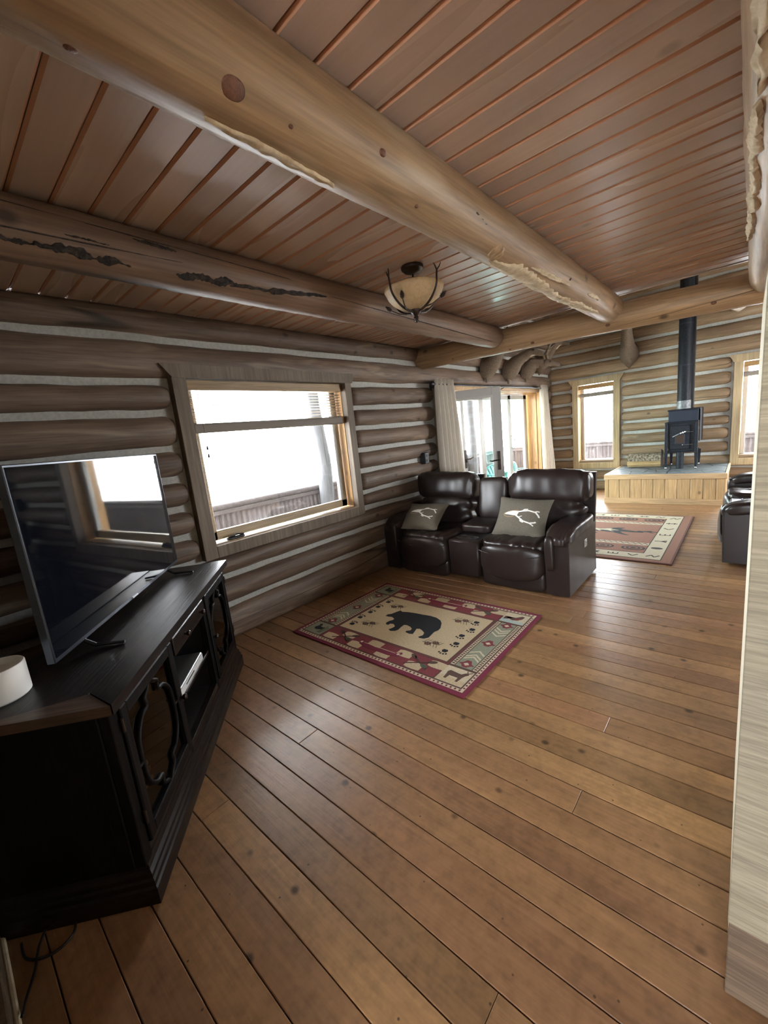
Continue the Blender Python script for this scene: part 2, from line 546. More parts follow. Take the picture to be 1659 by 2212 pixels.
wall_rear = shell('wall_rear', [
    (-1.1, .4, -3.85, -3.6, 0, ZC), (.4, 2.6, -3.85, -3.6, 0, .75), (.4, 2.6, -3.85, -3.6, 2.15, ZC), (2.6, 3.6, -3.85, -3.6, 0, ZC)], M['plaster'])
bb = MB().cbox(-2.6, -.95, -.156, -.135, 0, .10, .004).build('baseboard_back', M['trim'])
tag(bb, kind='structure')
qr = MB().cbox(-2.6, -.95, -.135, -.121, 0, .016, .004).build('quarter_round', M['cream_edge'], bb)

# ---- floor planks: rows run across the room, each plank a part
PW = .1288
ROW0 = .224
def plank_mesh(L, w, mat, t=.02, b=.0022, gap=.0016):
    """a board along x with a chamfered top, origin in the middle of its top"""
    x, y = L / 2 - gap * .5, w / 2 - gap
    m = MB()
    vs = [(sx * x, sy * y, -t) for sx, sy in ((-1, -1), (1, -1), (1, 1), (-1, 1))]
    vs += [(sx * x, sy * y, -b) for sx, sy in ((-1, -1), (1, -1), (1, 1), (-1, 1))]
    vs += [(sx * (x - b), sy * (y - b), 0) for sx, sy in ((-1, -1), (1, -1), (1, 1), (-1, 1))]
    fs = [(3, 2, 1, 0), (8, 9, 10, 11)]
    for k in (0, 4):
        fs += [(k + i, k + (i + 1) % 4, k + 4 + (i + 1) % 4, k + 4 + i) for i in range(4)]
    m.add(vs, fs)
    return m.mesh('plank', mat)
JOINTS = {9: [-.445], 2: [-1.65], 6: [-1.66], 13: [-.455], 3: [-.44]}
rng = random.Random(11)
X0, X1 = -3.12, 3.6
for k in range(-3, 68):
    yc = ROW0 + (k + .5) * PW
    if yc > FY - .05 and yc - PW / 2 > FY:
        break
    cuts = list(JOINTS.get(k, []))
    if k < 34 and not cuts and rng.random() < .5:
        cuts.append(rng.choice([rng.uniform(-2.9, -2.2), rng.uniform(.2, 1.2)]) if k < 20 else rng.uniform(-2.4, .6))
    elif k >= 34 and rng.random() < .55:
        cuts.append(rng.uniform(-2.2, .5))
    if k < 34:
        cuts.append(1.9 + rng.uniform(-.5, .5))
    cuts = sorted(cuts)
    ends = [X0] + cuts + [X1]
    for a, b in zip(ends[:-1], ends[1:]):
        if b - a < .15:
            continue
        o = bpy.data.objects.new('floor_plank', plank_mesh(b - a, PW, M['floor']))
        COL.objects.link(o)
        o.parent = floor
        o.location = ((a + b) / 2, yc, 0)
# rows behind the photographer, outside the frame
m = MB()
for k in range(-30, -3):
    yc = ROW0 + (k + .5) * PW
    m.box(-1.0, X1, yc - PW / 2 + .0015, yc + PW / 2 - .0015, -.02, 0)
tag(m.build('floor_plank_rows', M['floor'], floor), kind='stuff')

# ---- ceiling planks
CW = .1285
C0 = .418
for k in range(-8, 32):
    y0 = C0 + k * CW
    y1 = min(y0 + CW, 4.40)
    if y1 - y0 < .03:
        break
    b = .0085
    g = .0015
    m = MB()
    ya, yb = y0 + g, y1 - g
    L0, L1 = X0 + .01, X1
    vs = [(x, y, z) for x in (L0, L1) for y, z in ((ya, .016), (ya, b), (ya + b, 0), (yb - b, 0), (yb, b), (yb, .016))]
    fs = [tuple(range(6)), tuple(reversed(range(6, 12)))] + [(i, (i + 1) % 6, 6 + (i + 1) % 6, 6 + i) for i in range(6)]
    m.add(vs, fs)
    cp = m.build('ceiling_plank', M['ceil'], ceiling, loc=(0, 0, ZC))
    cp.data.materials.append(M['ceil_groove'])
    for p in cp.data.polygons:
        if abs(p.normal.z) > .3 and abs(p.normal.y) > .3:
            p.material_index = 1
m = MB()
for k in range(-32, -8):
    y0 = C0 + k * CW
    m.box(-1.0, X1, y0 + .004, y0 + CW - .004, ZC, ZC + .016)
tag(m.build('ceiling_plank_rows', M['ceil'], ceiling), kind='stuff')
tr = MB().box(X0, X1, 4.40, 4.425, ZC - .005, ZC + .16).build('trim_1', M['ceil'])
tag(tr, kind='structure')

# ---- logs
def nz(x, y=0.0, z=0.0):
    return mn.noise(Vector((x, y, z)))

def wall_log(axis, face, p0, p1, lo, hi, taper, seed, mat, parent, depth=.068):
    """one course of a log wall: runs along axis (0 = x, 1 = y), bulges out of the mortar face"""
    n = 20
    L = p1 - p0
    st = [p0 + L * i / max(2, int(L / .075)) for i in range(max(2, int(L / .075)) + 1)]
    if taper[0]:
        st = [p0 + d for d in (0, .008, .02, .04, .065)] + [s for s in st if s > p0 + .085]
    if taper[1]:
        st = [s for s in st if s < p1 - .085] + [p1 - d for d in (.065, .04, .02, .008, 0)]
    rings = []
    for s in st:
        a, b = lo(s), hi(s)
        a += .011 * nz(s * 1.7, seed, 1) + .005 * nz(s * 6, seed, 2)
        b += .011 * nz(s * 1.7, seed, 3) + .005 * nz(s * 6, seed, 4)
        zc, rz = (a + b) / 2, (b - a) / 2 * 1.03
        q = depth * (1 + .16 * nz(s * 1.1, seed, 5))
        k = 1.0
        if taper[0] and s - p0 < .065:
            k = min(k, .62 + .38 * math.sin(PI / 2 * (s - p0) / .065))
        if taper[1] and p1 - s < .065:
            k = min(k, .62 + .38 * math.sin(PI / 2 * (p1 - s) / .065))
        ring = []
        for j in range(n):
            an = 2 * PI * j / n
            w = 1 + .035 * nz(s * 2.2, math.cos(an) * 1.5 + seed, math.sin(an) * 1.5)
            u = math.cos(an)
            v = math.sin(an)
            u = math.copysign(abs(u) ** .85, u)
            out = (q * (.55 + .45 * k)) * u * w
            zz = zc + rz * (k ** .6) * v
            zz = max(zz, .001)
            if axis == 1:
                ring.append((face - .012 + out, s, zz))
            else:
                ring.append((s, face + .012 - out, zz))
        rings.append(ring)
    return MB().loft(rings).build('log', mat, parent, smooth='all')

def interp(xs, ys):
    def f(s):
        if s <= xs[0]:
            return ys[0]
        for i in range(len(xs) - 1):
            if s <= xs[i + 1]:
                return ys[i] + (ys[i + 1] - ys[i]) * (s - xs[i]) / (xs[i + 1] - xs[i])
        return ys[-1]
    return f
YS = [.3, 1.3, 3.13, 4.5, 8.9]
KL = [[2.308, 2.315, 2.316, 2.323, 2.33], [2.022, 2.034, 2.052, 2.065, 2.085], [1.821, 1.815, 1.81, 1.829, 1.83],
      [1.56, 1.566, 1.602, 1.601, 1.60], [1.349, 1.343, 1.373, 1.37, 1.38], [1.13, 1.117, 1.147, 1.152, 1.15],
      [.92, .904, .915, .943, .94], [.70, .699, .746, .728, .73], [.52, .522, .53, .522, .52], [.28, .283, .303, .322, .31]]
HC = .025          # half a mortar joint
lines = [interp(YS, k) for k in KL]
def course(top, bot):
    return (lambda s: bot(s) + HC, lambda s: top(s) - HC)
const = lambda v: (lambda s: v)
sd = 0
for i in range(11):
    top = const(ZC + .03) if i == 0 else lines[i - 1]
    bot = lines[i] if i < 10 else const(-.03)
    lo, hi = course(top, bot)
    if i == 0:
        segs = [(-.15, 4.40, 0, 0)]
    elif i == 1:
        segs = [(-.15, 8.88, 0, 0)]
    elif i <= 8 and i < 9:
        segs = [(-.15, 1.285, 0, 1), (3.10, 4.575, 0, 1), (8.36, 8.88, 0, 0)]
        if i == 8:
            segs = [(-.15, 4.575, 0, 1), (8.36, 8.88, 0, 0)]
    else:
        segs = [(-.15, 4.575, 0, 1), (8.36, 8.88, 0, 0)]
    for a, b, t0, t1 in segs:
        sd += 3.7
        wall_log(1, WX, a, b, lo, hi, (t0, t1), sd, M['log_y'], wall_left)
for z0, z1 in ((2.33, 2.56), (2.56, 2.80), (2.80, 3.04), (3.04, 3.28), (3.28, 3.54), (3.54, 3.80), (3.80, 4.07), (4.07, 4.34), (4.34, 4.6)):
    sd += 3.7
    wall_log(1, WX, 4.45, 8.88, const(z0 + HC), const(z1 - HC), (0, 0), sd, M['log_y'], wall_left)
KF = [4.62, 4.38, 4.14, 3.90, 3.66, 3.42, 3.17, 2.93, 2.69, 2.455, 2.18, 1.962, 1.715, 1.49, 1.27, 1.07, .84, .62, .40, .19, 0]
for i in range(len(KF) - 1):
    t, b = KF[i], KF[i + 1]
    lo, hi = const(b + (HC if b else -.02)), const(t - HC)
    if .5 < t < 2.2:
        segs = [(-3.11, -2.672, 0, 1), (-1.79, -.245, 1, 1), (.66, 3.6, 1, 0)]
        if b < .41:
            segs = [(-3.11, 3.6, 0, 0)]
    else:
        segs = [(-3.11, 3.6, 0, 0)]
    for a, c, t0, t1 in segs:
        sd += 3.7
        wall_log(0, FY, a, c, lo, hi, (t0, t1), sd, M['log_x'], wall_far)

def beam(name, label, pts, rad, mat, seed, wob=.05, flat=.0, group=None):
    """free round log along a path of (x, y, z); returns the object"""
    P = [Vector(p) for p in pts]
    n = 26
    total = sum((P[i + 1] - P[i]).length for i in range(len(P) - 1))
    N = int(total / .05)
    rings = []
    ax = (P[-1] - P[0]).normalized()
    side = ax.cross(Vector((0, 0, 1))).normalized()
    upv = side.cross(ax).normalized()
    for i in range(N + 1):
        s = i / N
        d = s * (len(P) - 1)
        k = min(int(d), len(P) - 2)
        c = P[k].lerp(P[k + 1], d - k)
        r = rad[k] + (rad[k + 1] - rad[k]) * (d - k)
        x = s * total
        e = 1.0
        edge = min(x, total - x)
        if edge < .05:
            e = .82 + .18 * math.sqrt(edge / .05)
        ring = []
        for j in range(n):
            an = 2 * PI * j / n
            ca, sa = math.cos(an), math.sin(an)
            w = 1 + wob * nz(x * .9, ca + seed, sa) + wob * .5 * nz(x * 3.2, ca * 2 + seed, sa * 2) + .012 * nz(x * 10, ca * 5 + seed, sa * 5)
            ring.append(c + side * (r * w * e * ca) + upv * (r * w * e * sa))
        rings.append(ring)
    o = MB().loft(rings).build(name, mat, None, smooth='all')
    tag(o, label, 'beam', group)
    return o
def patch_on(beam_pts, r, t0, t1, a0, a1, mat, parent, name, seed, lift=.004, n=64, rows=6, rag=1.0, slope=0.0):
    """irregular scar lying on a round beam along y: angles measured from +x towards +z"""
    P0, P1 = Vector(beam_pts[0]), Vector(beam_pts[-1])
    top, bot = [], []
    grid = []
    for i in range(n + 1):
        s = i / n
        env = math.sin(PI * min(1, max(0, s))) ** .45
        mid = (a0 + a1) / 2 + slope * (s - .5) + (a1 - a0) * rag * (.25 * nz(s * 4, seed, 1) + .12 * nz(s * 17, seed, 4))
        half = (a1 - a0) / 2 * env * max(.12, .85 + rag * (.9 * nz(s * 6, seed, 2) + .5 * nz(s * 21, seed, 3)))
        c = P0.lerp(P1, t0 + (t1 - t0) * s)
        row = []
        for j in range(rows + 1):
            an = R(mid + half * (2 * j / rows - 1))
            bulge = lift * (1 if 0 < j < rows and 0 < i < n else -1.5) * (1 + .8 * nz(s * 9, j * 1.3, seed))
            rr = r + bulge
            row.append(c + Vector((math.cos(an) * rr, 0, math.sin(an) * rr)))
        grid.append(row)
    return MB().loft(grid, cap=False, closed=False).build(name, mat, parent, smooth='all')

B1 = [(-.985, -3.5, 2.378), (-.975, 0, 2.380), (-.965, 2.5, 2.384), (-.972, 4.33, 2.386)]
b1 = beam('ceiling_beam', 'thick round log beam overhead, the nearest and widest across the ceiling', B1, [.124, .121, .115, .112], M['beam_y'], 3.1, .035)
B2 = [(-2.07, -.15, 2.388), (-2.067, 2, 2.39), (-2.06, 4.33, 2.392)]
b2 = beam('ceiling_beam', 'round log ceiling beam with black charred scars, nearer the window wall', B2, [.113, .111, .106], M['beam_shaded'], 9.4, .045)
B3 = [(.088, -3.5, 2.362), (.088, 1.5, 2.362), (.088, 4.40, 2.362)]
b3 = beam('ceiling_beam', 'pale chipped log beam along the right edge above the rough-sawn post', B3, [.14, .14, .135], M['beam_y'], 17.7, .05)
B4 = [(-3.25, 4.40, 2.375), (-1.5, 4.46, 2.352), (.3, 4.56, 2.305), (3.6, 4.62, 2.30)]
b4 = beam('cross_beam', 'long log cross beam above the loveseat where the planked ceiling ends', B4, [.122, .122, .118, .118], M['beam_x'], 23.9, .03)
# scars and chips on the beams, pale chips doubling as painted lit facets
def scar(bo, P, r, y0, y1, a0, a1, mat, name, seed, lift=.003, rag=1.0, slope=0.0):
    A, B = P[0][1], P[-1][1]
    patch_on([P[0], P[-1]], r, (y0 - A) / (B - A), (y1 - A) / (B - A), a0, a1, mat, bo, name, seed, lift, rag=rag, slope=slope)
for y0, y1, a0, a1, sl, sd_ in ((.45, .78, -56, -30, -6, 1.2), (.96, 1.27, -52, -26, 6, 4.2), (1.22, 1.86, -36, -20, 26, 7.2), (.79, .97, 3, 15, -5, 8.9), (.27, .46, -47, -35, -4, 3.9), (.55, .70, -16, -10, -3, 9.4)):
    scar(b2, B2, .1112, y0, y1, a0, a1, M['beam_char'], 'charred_scar', sd_, .003, 1.0, sl)
# drying cracks: thin dark lines along the logs
for y0, y1, a, sl, sd_ in ((1.86, 4.1, -28, -34, 2.2), (-.1, 1.0, -22, 16, 5.5), (.2, 1.6, 16, -14, 6.5)):
    scar(b2, B2, .1112, y0, y1, a - 1.6, a + 1.6, M['beam_char'], 'drying_crack', sd_, .002, .8, sl)
scar(b1, B1[1:], .1165, 1.50, 1.90, -30, -10, M['beam_char'], 'dark_knot_scar', 2.2, .003, 1.1, 2)
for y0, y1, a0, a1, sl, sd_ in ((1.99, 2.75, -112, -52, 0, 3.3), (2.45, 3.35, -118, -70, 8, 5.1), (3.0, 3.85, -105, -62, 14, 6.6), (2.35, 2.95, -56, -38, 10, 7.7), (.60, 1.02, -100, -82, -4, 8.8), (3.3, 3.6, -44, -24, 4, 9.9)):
    scar(b1, B1[1:], .1155, y0, y1, a0, a1, M['chipped'], 'lit_chipped_bark', sd_, .009, .6, sl)
scar(b1, B1[1:], .1165, 1.93, 2.03, -92, -34, M['beam_y'], 'branch_collar', 1.1, .010, .3)
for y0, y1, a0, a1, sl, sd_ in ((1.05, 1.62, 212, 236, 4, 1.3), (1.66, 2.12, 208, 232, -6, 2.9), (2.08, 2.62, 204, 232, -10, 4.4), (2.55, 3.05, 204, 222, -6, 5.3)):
    scar(b3, B3, .1395, y0, y1, a0, a1, M['chipped'], 'lit_chipped_bark', sd_, .013, .7, sl)
M['knot'] = wood('beam_knot', (.20, .085, .045), (.08, .035, .022), axis=0, gs=4, rough=.5, knots=0, var=.1, bump=.3)
def knot(bo, c, r, pos, ang, size, axis):
    ca, sa = math.cos(R(ang)), math.sin(R(ang))
    if axis == 1:
        p = Vector((c[0] + r * ca, pos, c[1] + r * sa))
        rot = Matrix.Rotation(-R(ang), 3, 'Y')
    else:
        p = Vector((pos, c[0] + r * ca, c[1] + r * sa))
        rot = Matrix.Rotation(R(90), 3, 'Z') @ Matrix.Rotation(-R(ang), 3, 'Y')
    MB().cushion((0, 0, 0), (.008, size, size * .72), 2.2, 6, None, rot).build('knot', M['knot'], bo, smooth='all', loc=p)
for y, a, sz in ((.64, -50, .030), (.35, -91, .014), (1.12, -24, .014), (.80, -53, .007), (2.9, -28, .012), (1.35, -60, .010)):
    knot(b1, (-.972, 2.382), .1165, y, a, sz, 1)
for x, a, sz, yc, zc in ((-1.0, -142, .02, 4.485, 2.343), (-1.685, -130, .018, 4.45, 2.355), (-1.93, -117, .014, 4.44, 2.36), (-.25, -150, .018, 4.53, 2.318), (-2.6, -135, .012, 4.42, 2.368)):
    knot(b4, (yc, zc), .121, x, a, sz, 0)

# ------------------------------------------------------------------ windows and doors
def windowL():
    """picture window of the left wall, seen from inside"""
    w = empty('window_1', (-3.1, 2.2, .8))
    tag(w, kind='structure')
    def b(name, x0, x1, y0, y1, z0, z1, mat, ch=.003):
        return MB().cbox(x0 + 3.1, x1 + 3.1, y0 - 2.2, y1 - 2.2, z0 - .8, z1 - .8, ch).build(name, mat, w)
    F = -3.042
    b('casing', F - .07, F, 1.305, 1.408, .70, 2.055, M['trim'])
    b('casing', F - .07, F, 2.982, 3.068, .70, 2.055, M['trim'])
    b('casing', F - .07, F, 1.408, 2.982, .70, .793, M['trim'])
    poly = [(1.312, 2.053), (3.085, 2.053), (3.118, 2.145), (1.238, 2.145)]
    MB().prism(poly, F - .07, F + .004, lambda y, z, x: (x + 3.1, y - 2.2, z - .8)).build('header_board', M['trim'], w)
    # jamb lining of warm pine
    b('jamb', -3.34, F - .071, 1.395, 1.412, .78, 2.07, M['sash'])
    b('jamb', -3.34, F - .071, 2.978, 2.995, .78, 2.07, M['pine'])
    b('jamb', -3.34, F - .071, 1.395, 2.995, .775, .795, M['sash'])
    b('jamb', -3.34, F - .071, 1.395, 2.995, 2.052, 2.07, M['sash'])
    # sash
    b('sash_rail', -3.235, -3.19, 1.425, 2.965, .808, .882, M['sash'], .006)
    b('sash_rail', -3.235, -3.19, 1.425, 2.965, 1.99, 2.045, M['sash'], .006)
    b('sash_stile', -3.235, -3.19, 1.425, 1.50, .808, 2.045, M['sash'], .006)
    b('sash_stile', -3.235, -3.19, 2.885, 2.965, .808, 2.045, M['vinyl'], .006)
    b('pane', -3.217, -3.211, 1.49, 2.895, .872, 2.0, M['glass'], .001)
    # crank handle on the sill
    h = MB()
    h.cbox(-3.165 + 3.1, -3.125 + 3.1, 1.55 - 2.2, 1.70 - 2.2, .796 - .8, .815 - .8, .006)
    h.tube([(-.045, -.64, .016), (-.045, -.56, .028), (-.045, -.50, .02)], .007, 8)
    h.build('crank_handle', M['black'], w)
windowL()

def blindL():
    o = empty('window_blind', (-3.13, 2.2, 2.05))
    tag(o, 'wide wooden slat blind half lowered over the big white picture window', 'blind')
    MB().cbox(-.045, .035, -.785, .775, -.075, -.003, .004).build('head_rail', M['blind'], o)
    for k in range(9):
        z = -.105 - k * .026
        MB().add([(-.02, -.77, z - .0015), (.02, -.77, z + .0015), (.02, .76, z + .0015), (-.02, .76, z - .0015),
                  (-.02, -.77, z), (.02, -.77, z + .003), (.02, .76, z + .003), (-.02, .76, z)],
                 [(3, 2, 1, 0), (4, 5, 6, 7), (0, 1, 5, 4), (1, 2, 6, 5), (2, 3, 7, 6), (3, 0, 4, 7)]).build('slat', M['blind'], o)
    MB().cbox(-.028, .03, -.775, .765, -.39, -.318, .012).build('bottom_rail', M['blind_grey'], o)
    for y in (-.55, .1, .62, .72):
        MB().tube([(.022, y, -.07), (.022, y, -.33)], .0012, 5).build('ladder_cord', M['blind_grey'], o)
    for i, dz in enumerate((0, .06)):
        q = MB()
        q.tube([(.03, -.70, -.07), (.03, -.70, -.49 - dz)], .0012, 5)
        q.lathe([(.002, 0), (.007, -.012), (.009, -.03), (.003, -.034)], 8, (.03, -.70, -.485 - dz))
        q.build('cord_tassel', M['black'], o)
blindL()

def window_far(idx, x0, x1, label):
    xc = (x0 + x1) / 2
    w = empty('window_%d' % idx, (xc, 8.87, .5))
    tag(w, kind='structure')
    F = 8.812
    def b(name, a, c, y0, y1, z0, z1, mat, ch=.003):
        return MB().cbox(a - xc, c - xc, y0 - 8.87, y1 - 8.87, z0 - .5, z1 - .5, ch).build(name, mat, w)
    b('casing', x0 - .105, x0, F, F + .075, .425, 2.055, M['trim_far'])
    b('casing', x1, x1 + .105, F, F + .075, .425, 2.055, M['trim_far'])
    b('casing', x0, x1, F, F + .075, .425, .535, M['trim_far'])
    poly = [(x0 - .11, 2.05), (x1 + .11, 2.05), (x1 + .175, 2.165), (x0 - .175, 2.165)]
    MB().prism(poly, F - .006, F + .075, lambda x, z, y: (x - xc, y - 8.87, z - .5)).build('header_board', M['trim_far'], w)
    for a, c in ((x0 - .012, x0 + .006), (x1 - .006, x1 + .012)):
        b('jamb', a, c, F + .076, 9.11, .53, 2.06, M['pine'])
    b('sash_stile', x0 + .01, x0 + .07, 8.98, 9.03, .54, 2.05, M['vinyl'], .005)
    b('sash_stile', x1 - .05, x1 - .01, 8.98, 9.03, .54, 2.05, M['vinyl'], .005)
    b('sash_rail', x0 + .01, x1 - .01, 8.98, 9.03, .54, .60, M['vinyl'], .005)
    b('sash_rail', x0 + .01, x1 - .01, 8.98, 9.03, 1.99, 2.05, M['vinyl'], .005)
    b('pane', x0 + .06, x1 - .04, 9.002, 9.008, .59, 2.0, M['glass'], .001)
    o = empty('window_blind', (xc, 8.90, 2.04))
    tag(o, label, 'blind')
    W = (x1 - x0) / 2 - .012
    MB().cbox(-W, W, -.03, .02, -.075, 0, .004).build('valance', M['blind_x'], o)
    for k in range(3):
        MB().cbox(-W, W, -.015, .012, -.098 - .018 * k, -.094 - .018 * k, .001).build('slat', M['blind_x'], o)
    MB().cbox(-W, W, -.022, .014, -.225, -.150, .012).build('gathered_blind', M['blind_grey'], o)
    for sx in (-.5, .5):
        MB().tube([(W * sx, -.02, -.07), (W * sx, -.02, -.16)], .003, 5).build('cord', M['vinyl'], o)
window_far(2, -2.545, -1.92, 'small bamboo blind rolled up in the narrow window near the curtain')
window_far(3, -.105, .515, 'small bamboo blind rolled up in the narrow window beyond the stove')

def patio_door():
    d = empty('door_1', (-3.25, 6.5, 0))
    tag(d, kind='structure')
    def b(name, x0, x1, y0, y1, z0, z1, mat, ch=.003, par=None):
        return MB().cbox(x0 + 3.25, x1 + 3.25, y0 - 6.5, y1 - 6.5, z0, z1, ch).build(name, mat, par or d)
    b('casing', -3.11, -3.04, 4.60, 4.80, 0, 2.05, M['trim'])
    b('casing', -3.115, -3.045, 8.17, 8.30, 0, 2.05, M['pine'])
    b('casing', -3.115, -3.045, 4.80, 8.30, 2.0, 2.075, M['pine_cap'])
    b('jamb', -3.36, -3.116, 8.155, 8.20, 0, 2.02, M['pine'])
    b('jamb', -3.36, -3.112, 4.80, 4.86, 0, 2.02, M['trim'])
    b('jamb', -3.36, -3.116, 4.86, 8.155, 1.985, 2.03, M['pine'])
    b('threshold', -3.36, -3.10, 4.86, 8.155, .0, .03, M['trim'])
    # outer glazed panels: upright frames of cream vinyl with panes between
    st = [(4.90, 4.98), (5.62, 5.70), (6.20, 6.34), (7.28, 7.40), (7.98, 8.12)]
    for a, c in st:
        b('panel_stile', -3.345, -3.295, a, c, .03, 1.98, M['vinyl'], .006)
    b('panel_rail', -3.345, -3.295, 4.9, 8.12, .03, .16, M['vinyl'], .006)
    b('panel_rail', -3.345, -3.295, 4.9, 8.12, 1.90, 1.98, M['vinyl'], .006)
    for i in range(4):
        b('pane', -3.323, -3.317, st[i][1] - .01, st[i + 1][0] + .01, .15, 1.91, M['glass_green'] if i == 2 else M['glass'], .001)
    h = MB().tube([(-.03, .83, 1.02), (.025, .83, 1.03), (.03, .83, 1.10), (.03, .83, 1.17), (.025, .83, 1.24), (-.03, .83, 1.25)], .011, 8)
    h.build('pull_handle', M['vinyl'], d)
    h = MB().tube([(-.03, -.83, .95), (-.02, -.83, 1.0), (.02, -.80, 1.0), (.02, -.71, 1.02)], .01, 8)
    h.cbox(-.055, -.035, -.86, -.80, .86, 1.14, .004)
    h.build('lever_handle', M['bronze'], d)
    # the inner glazed leaf, swung into the room
    ang = math.atan2(5.43 - 4.97, -2.555 + 3.262)
    leaf = empty('door_2', (-3.262, 4.97, 0), ang)
    tag(leaf, kind='structure')
    Wd = math.hypot(5.43 - 4.97, -2.555 + 3.262)
    def c(name, x0, x1, z0, z1, mat, y0=-.022, y1=.022, ch=.004, par=None):
        return MB().cbox(x0, x1, y0, y1, z0, z1, ch).build(name, mat, par or leaf)
    wm = new_mat('door_paint', (.36, .345, .32), .5)
    c('stile', 0, .12, .015, 1.99, wm)
    c('stile', Wd - .125, Wd, .015, 1.99, wm)
    c('rail', .12, Wd - .125, 1.865, 1.99, wm)
    c('rail', .12, Wd - .125, .015, .27, wm)
    for y0, y1 in ((-.03, -.022), (.022, .03)):
        for a, e, z0, z1 in ((.105, .135, .25, 1.885), (Wd - .14, Wd - .11, .25, 1.885), (.135, Wd - .14, 1.855, 1.885), (.135, Wd - .14, .25, .28)):
            c('glazing_bead', a, e, z0, z1, M['vinyl'], y0, y1, .002)
    c('pane', .12, Wd - .125, .27, 1.865, M['glass'], -.003, .003, .001)
    hd = MB().cbox(Wd - .085, Wd - .045, -.036, -.022, .86, 1.12, .005)
    hd.tube([(Wd - .065, -.03, 1.0), (Wd - .065, -.075, 1.0), (Wd - .11, -.085, 1.0), (Wd - .17, -.082, .992), (Wd - .20, -.075, 1.0)], [.011, .011, .011, .009, .005], 8)
    hd.build('lever_handle', M['bronze'], leaf)
    for z in (.25, 1.0, 1.75):
        MB().lathe([(.009, 0), (.009, .09)], 8, (-.005, -.02, z)).build('hinge', M['bronze'], leaf)
patio_door()

def curtain(label, x, ytop, ybot, z0, z1, folds, seed, name='curtain'):
    n = folds * 10
    rows = 14
    grid, back = [], []
    for i in range(rows + 1):
        t = i / rows
        z = z1 + (z0 - z1) * t
        ya = ytop[0] + (ybot[0] - ytop[0]) * t
        yb = ytop[1] + (ybot[1] - ytop[1]) * t
        g, bk = [], []
        for j in range(n + 1):
            s = j / n
            ph = 2 * PI * folds * (s + .02 * nz(s * 4, t * 1.2, seed))
            amp = .044 + .010 * t + .010 * nz(s * 6, t * 2, seed)
            sq = math.sin(ph)
            sq = math.copysign(abs(sq) ** .6, sq)
            g.append((x + amp * sq, ya + (yb - ya) * s + .006 * math.sin(2 * ph), z))
            bk.append((x + amp * sq - .003, ya + (yb - ya) * s + .006 * math.sin(2 * ph), z))
        grid.append(g)
        back.append(bk)
    y0 = (ytop[0] + ytop[1]) / 2
    rings = [[(p[0] - x, p[1] - y0, p[2]) for p in g + bk[::-1]] for g, bk in zip(grid, back)]
    o = empty(name, (x, y0, 0))
    tag(o, label, 'curtain')
    MB().loft(rings).build('cloth', M['curtain'], o, smooth='all')
    for k in range(folds):
        yy = ytop[0] + (ytop[1] - ytop[0]) * (k + .5) / folds - y0
        pts = [(.024 * math.cos(a), 0.0, 2.055 + .024 * math.sin(a)) for a in [2 * PI * q / 12 for q in range(13)]]
        MB().tube([(p[0], yy, p[2]) for p in pts], .003, 5, False).build('grommet', M['bronze'], o)
curtain('cream linen curtain bunched at the near end of the rod, beside the outlet box', -2.935, (4.42, 4.865), (4.44, 5.05), .03, 2.115, 5, 2.0)
curtain('cream linen curtain bunched at the far end of the rod, beside the corner', -2.935, (7.93, 8.20), (8.0, 8.62), .03, 2.115, 5, 8.0)

def rod():
    o = empty('curtain_rod', (-2.935, 6.3, 2.055))
    tag(o, 'thin black curtain rod above the patio door', 'curtain rod')
    MB().tube([(0, -1.90, 0), (0, 1.86, 0)], .011, 10).build('rod', M['black'], o)
    for s, y in ((-1, -1.90), (1, 1.86)):
        q = MB()
        rg = []
        for a, r in ((0, .011), (.008, .026), (.02, .02), (.035, .03), (.055, .022), (.065, .006)):
            rg.append([(r * math.cos(2 * PI * k / 12), y + s * a, r * math.sin(2 * PI * k / 12)) for k in range(12)])
        q.loft(rg).build('finial', M['black'], o)
    for y in (-1.80, 0.10, 1.80):
        q = MB().tube([(0, y, -.005), (-.06, y, -.03), (-.115, y, -.02)], .006, 6)
        q.cbox(-.125, -.112, y - .015, y + .015, -.06, .02, .003)
        q.build('bracket', M['black'], o)
rod()

ob = empty('outlet_box', (-3.065, 4.245, 1.165))
tag(ob, 'small black electrical box on the log wall beside the near curtain', 'outlet')
MB().cbox(-.03, .045, -.045, .045, -.07, .07, .004).build('box', M['black'], ob)
MB().cbox(.045, .052, -.04, .04, -.065, .065, .003).build('cover_plate', new_mat('cover_plate_grey', (.035, .035, .04), .35), ob)
for z in (-.03, .03):
    MB().cbox(.052, .055, -.017, .017, z - .018, z + .018, .003).build('socket', M['black'], ob)

# partition end at the right edge of the picture
pt = empty('post', (.055, 1.09, 0))
tag(pt, 'whitewashed rough-sawn post at the right edge with a bare brown foot', 'post')
MB().cbox(-.040, .036, 0, .022, .225, 1.81, .002).build('face_board', M['rough_white'], pt)
MB().cbox(-.038, .20, .001, .021, 0, .224, .002).build('foot_board', M['rough_brown'], pt)
MB().cbox(-.036, .036, .022, .95, 0, 1.805, .004).build('side_board', M['cream_edge'], pt)

